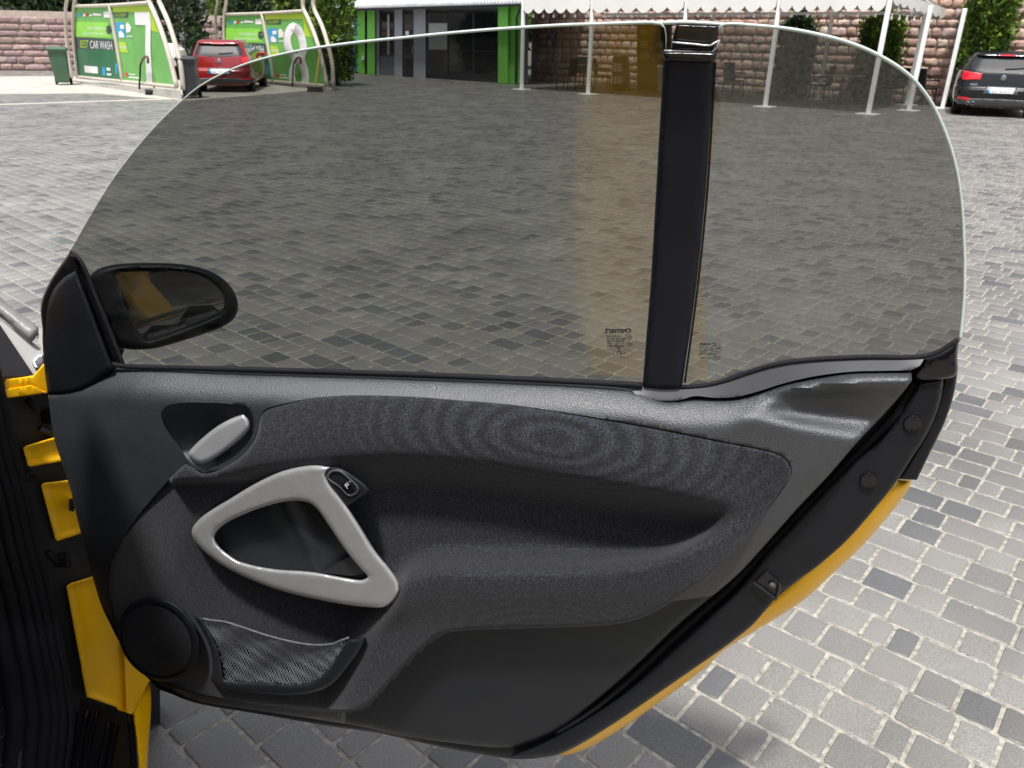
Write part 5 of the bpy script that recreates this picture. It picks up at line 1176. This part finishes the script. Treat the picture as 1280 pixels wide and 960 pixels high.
# canvas: gently sagging sheet, front fascia and scalloped valances
nu, nv = 48, 10; P = []; fs = []
for j in range(nv + 1):
    for i in range(nu + 1):
        u = TL * i / nu; v = -.06 + (TD + .12) * j / nv; sag = .05 * math.sin(math.pi * (i % 12) / 12) * math.sin(math.pi * j / nv)
        z = np.interp(v, [-.06, .15, TD * .5, TD + .06], [2.62, 2.67, 2.70, 2.44]) - sag + .012 * math.sin(i * 1.3 + j)
        P.append(TP(u, v, z))
m1 = len(P); P += [np.array(p) - ZU * .012 for p in P]
for j in range(nv):
    for i in range(nu): a = j * (nu + 1) + i; fs.append((a, a + 1, a + nu + 2, a + nu + 1)); fs.append((m1 + a + nu + 1, m1 + a + nu + 2, m1 + a + 1, m1 + a))
obj('roof_canvas', P, fs, m_canvas, tent, True)
def valance(a, b, z0, z1, dip, n, dz=0):
    a = np.asarray(a, float); b = np.asarray(b, float); L = np.linalg.norm(b - a); t = (b - a) / L; nn = np.array([t[1], -t[0], 0]); K = n * 10; P = []; fs = []
    for i in range(K + 1):
        s = i / K; ph = (s * n) % 1.0; low = z1 - dip * abs(math.sin(math.pi * ph)) ** .8; p = a + (b - a) * s + nn * (.004 * math.sin(s * n * 6.283 * .5))
        P += [p + ZU * (z0 + dz * s), p + ZU * (low + dz * s), p + nn * .01 + ZU * (z0 + dz * s), p + nn * .01 + ZU * (low + dz * s)]
    for i in range(K): k = i * 4; fs += [(k, k + 1, k + 5, k + 4), (k + 2, k + 6, k + 7, k + 3), (k + 1, k + 3, k + 7, k + 5)]
    return obj('valance', P, fs, m_canvas, tent)
for i in range(4): valance(TP(us[i] + .05, -.07, 0), TP(us[i + 1] - .05, -.07, 0), 2.64, 2.36, .14, 6 if i < 3 else 8)
valance(TP(TL + .07, 0, 0), TP(TL + .07, TD, 0), 2.62, 2.44, .08, 8, -.18)
# string of bulbs
sl = thing('string_lights', 'string of small white bulbs hanging along the front edge of the tent', 'string lights', TP(TL / 2, .1, 2.2))
m_bulb = M('opal_bulb', (.85, .82, .74), .3, var=.02, spec=.6)
def bulb_run(a, b, n, z):
    pts = []
    for i in range(n * 2 + 1):
        s = i / (n * 2); p = a + (b - a) * s; pts.append(p + ZU * (z - (.07 if i % 2 else 0)))
        if i % 2:
            MB().lathe(p + ZU * (z - .18), [(.005, -.045), (.028, -.03), (.036, 0), (.026, .03), (.014, .05), (.014, .09)], 10).build('bulb', m_bulb, sl, True)
    MB().tube(pts, .007, 5).build('cable', m_rubber, sl)
for i in range(4): bulb_run(TP(us[i] + .1, .12, 0), TP(us[i + 1] - .1, .12, 0), 6, 2.33)
bulb_run(TP(TL - .05, .2, 0), TP(TL - .05, TD - .1, 0), 7, 2.28)
bulb_run(TP(TL + .02, .1, 0), TP(TL + .02, TD, 0), 4, 2.45)
# ---- furniture under the tent
m_rattan = M('black_rattan', (.012, .012, .014), .6, var=.3, vs=30, bump=.6, bs=120, bd=.006); m_top = M('pale_table_top', (.30, .29, .28), .35, var=.08, vs=6)
def make_chair(label):
    t = thing('rattan_chair', label, 'chair', (0, 0, 0), 'black chairs under the tent', True)
    MB().box((0, 0, .44), (.46, .46, .06), bev=.02).build('seat', m_rattan, t)
    a = .14; MB().box((0, .25, .70), (.46, .05, .52), [(1, 0, 0), (0, math.cos(a), -math.sin(a)), (0, math.sin(a), math.cos(a))], .02).build('backrest', m_rattan, t)
    for sx in (-1, 1):
        MB().tube([(sx * .24, .24, .66), (sx * .25, -.05, .66), (sx * .25, -.20, .64)], .022, 6).build('armrest', m_rattan, t, True)
        for sy in (-1, 1): MB().tube([(sx * .20, sy * .2, .42), (sx * .23, sy * .23, 0)], [.02, .015], 6).build('leg', m_rattan, t)
    return t
def make_table(label):
    t = thing('cafe_table', label, 'table', (0, 0, 0), 'tables under the tent', True)
    MB().box((0, 0, .73), (.9, .8, .035), bev=.015).build('table_top', m_top, t); MB().tube([(0, 0, .05), (0, 0, .72)], .035, 8).build('leg', m_anth, t); MB().lathe((0, 0, 0), [(.26, 0), (.26, .02), (.05, .05), (.04, .07)], 18).build('base', m_anth, t)
    return t
def put(o, px, rot, label, cpy=True):
    c = copy_tree(o) if cpy else o; p = gnd(*px); c.location = Vector(p); c.rotation_euler = (0, 0, rot); c['label'] = label; return c
ch = make_chair(''); ta = make_table('')
put(ch, (707, 112), -2.2, 'black rattan chair left of the table between the two left tent posts', False)
for px, r, l in (((752, 113), 1.3, 'black rattan chair just left of the black stand with pink packets'),
                 ((729, 107), .3, 'black rattan chair behind the leftmost table, against the stone wall'),
                 ((915, 120), .5, 'black rattan chair just right of the black window bar'),
                 ((936, 116), -1.2, 'black rattan chair left of the third tent post'),
                 ((1022, 127), -1.6, 'black rattan chair at the left side of the rightmost table'),
                 ((992, 121), 1.2, 'black rattan chair at the right side of the middle table'),
                 ((1075, 128), 1.4, 'black rattan chair at the right of the rightmost table'),
                 ((1112, 130), -1.2, 'black rattan chair between the two right tent posts'),
                 ((1152, 131), 1.9, 'black chair at the right end of the tent, beside the stone wall')): put(ch, px, r, l)
put(ta, (729, 110.5), .6, 'leftmost pale table under the tent between two black chairs', False)
put(ta, (962, 121), .6, 'middle pale table under the tent, right of the third post'); put(ta, (1048, 130), .6, 'rightmost pale table under the tent before the stone wall')
# snack stand with pink packets
sb = gnd(778, 113); RP = plane_proj(sb, N * 0 + np.array([.15, -1, 0])); st = thing('snack_stand', 'black display stand holding rows of pink packets under the tent', 'display stand', sb)
plate('stand_frame', [(766, 71), (786, 71), (788, 113), (765, 112)], RP, -.15, -.45, m_gloss, st); plate('header', [(767, 70.5), (786, 70.5), (785, 78), (766, 77)], RP, .02, -.3, m_gloss, st)
for y in (90, 105): plate('shelf', [(764, y), (783, y + .8), (783, y + 3), (764, y + 2)], RP, .06, -.2, m_gloss, st)
m_pink = M('pink_packet', (.62, .22, .26), .5, var=.2, vs=20); m_pal = M('pale_packet', (.65, .55, .52), .5, var=.15, vs=20)
for y0, y1 in ((78.5, 89.5), (95.5, 104.5)):
    for k in range(5):
        x = 765.3 + k * 2.6; pk = thing('snack_packet', '%s snack packet on the %s shelf of the black stand' % (('leftmost', 'second from left', 'middle', 'second from right', 'rightmost')[k], 'upper' if y0 < 90 else 'lower'), 'packet', RP(x + 1.1, y1, .03), 'pink packets on the snack stand')
        plate('packet_body', [(x, y0 + .3 * k * .5), (x + 2.2, y0 + .3 * k * .5), (x + 2.3, y1), (x, y1)], RP, .03, -.10, m_pink if k % 2 == 0 else m_pal, pk)
# brown shelf unit and blue item
kb0 = gnd(815, 112.5); KP = plane_proj(kb0, -np.array([-e1[1], e1[0], 0])); ku = thing('shelf_unit', 'tall brown wooden shelf unit against the wall, left of the black window bar', 'shelf', kb0)
m_brown = M('brown_wood', (.10, .065, .04), .6, var=.2, vs=8)
plate('back_panel', [(796, 28), (840, 28), (840, 113), (796, 110)], KP, -.35, -.42, m_brown, ku)
for x in (796, 817, 838): plate('upright', [(x, 27), (x + 2, 27), (x + 2, 113), (x, 111)], KP, .0, -.36, m_brown, ku)
for y in (28, 44, 58, 73, 89, 108): plate('shelf_board', [(796, y), (840, y + .3), (840, y + 1.8), (796, y + 1.5)], KP, .01, -.36, m_brown, ku)
for k, (x, y, w_, h) in enumerate(((800, 50, 10, 7), (820, 52, 9, 6), (801, 65, 11, 7), (822, 66, 8, 6), (800, 36, 9, 7))):
    bo = thing('storage_box', ['pale box on the second shelf, left side', 'pale box on the second shelf, right side', 'pale box on the third shelf, left side', 'pale box on the third shelf, right side', 'pale box on the top shelf of the brown unit'][k], 'box', KP(x + w_ / 2, y + h, -.1), 'boxes on the brown shelf unit')
    plate('carton', [(x, y), (x + w_, y), (x + w_, y + h), (x, y + h)], KP, -.06, -.3, M('carton_%d' % k, (.22 + .05 * (k % 3), .17 + .04 * (k % 2), .12), .7), bo)
    plate('carton_lid', [(x - .3, y - .6), (x + w_ + .3, y - .6), (x + w_ + .3, y + 1.2), (x - .3, y + 1.2)], KP, -.05, -.31, m_brown, bo)
bl0 = gnd(829, 115); BLP = plane_proj(bl0, np.array([.1, -1, 0])); bl = thing('water_cooler', 'pale blue cooler box standing low beside the window bar under the tent', 'cooler', bl0)
m_pb = M('pale_blue_plastic', (.16, .27, .33), .4, var=.08)
relief('cooler_body', curve([(822, 84, 1), (833, 84, 1), (833, 115, 1), (822, 114, 1)], 4), BLP, .0, m_pb, bl, step=4, back=-.3, rnd=1.2, depth=.03); relief('cooler_lid', curve([(821.5, 81, 1), (833.5, 81, 1), (833.5, 85, 1), (821.5, 85, 1)], 4), BLP, .03, m_white, bl, step=4, back=-.32, rnd=1, depth=.03)

# ---- trees
thuja('tall clipped thuja standing between the wash bay 8 and the grey building', gnd(422, 107), 4.4, .62, 11, m_thuja)
g_ = wl0 + e1 * 17.2 - e2 * .55
def at_wall(px, off):
    v = ray(px, 130)[:2]; v = v / np.linalg.norm(v); A = np.array([v, -e1[:2]]).T; q = np.linalg.solve(A, (wl0 - e2 * off)[:2]); return np.array([v[0] * q[0], v[1] * q[0], 0])
thuja('tall bright green thuja rising behind the black car at the stone wall', at_wall(1212, .55), 4.6, .58, 12, m_thuja, n=12000, size=.12, taper=3)
thuja('thuja under the right end of the tent, against the stone wall', at_wall(1086, .5), 2.42, .55, 13, m_thuja, n=8000, size=.12, taper=7)
thuja('dark thuja behind the middle table under the tent', at_wall(985, .5), 2.4, .5, 14, m_conif, n=4500, size=.13, taper=5)
for k, (x, y, h, cr_, mt, lb) in enumerate(((10, 86.5, 7, 2.6, m_conif, 'dark broad evergreen behind the boundary wall at the far left edge'), (48, 86, 6.0, 2.2, m_conif, 'dark evergreen behind the boundary wall left of bay 7'), (82, 86, 6.5, 2.3, m_conif, 'dark evergreen directly behind the left arch of bay 7'))):
    p = gnd(x, y) + np.array([0, 3.2, 0]); round_tree(lb, p, h, cr_, 20 + k, mt, n=5500, size=.32, low=.12)
thuja('dark conifer seen through the right arch of bay 7', gnd(211, 100) + np.array([0, 1.0, 0]), 4.6, 1.05, 25, m_conif, n=5500, name='conifer', size=.2)
round_tree('yellowish green shrub tree above the wall behind the red car', gnd(300, 88) + np.array([0, 3, 0]), 5.2, 2.4, 30, m_broad, n=5000, size=.3, low=.3)
round_tree('dark green tree standing behind the bay numbered 8', gnd(355, 87) + np.array([-.5, 3.5, 0]), 5.6, 2.6, 31, m_conif, n=5500, size=.3, low=.2)
thuja('dark clipped thuja standing behind the lower part of bay 8', gnd(322, 98), 3.3, 1.0, 33, m_conif, n=5000, name='conifer', size=.2)
for k, (x, h, cr_, lb) in enumerate(((500, 6.5, 3.0, 'leafy green tree behind the roof of the grey building, left'), (585, 6.0, 3.0, 'leafy green tree behind the roof of the grey building, right'), (690, 6.6, 3.2, 'yellow green tree behind the left end of the tent'), (790, 6.2, 3.2, 'yellow green tree behind the middle of the tent'), (890, 6.6, 3.2, 'yellow green tree behind the tent near the window bar'))):
    d = 47.; p = depth_pt(x, 200, 1.0); v = ray(x, 50); v[2] = 0; p = v / np.linalg.norm(v) * d; round_tree(lb, p, h, cr_, 40 + k, m_broad, n=5000, size=.42, low=.2)
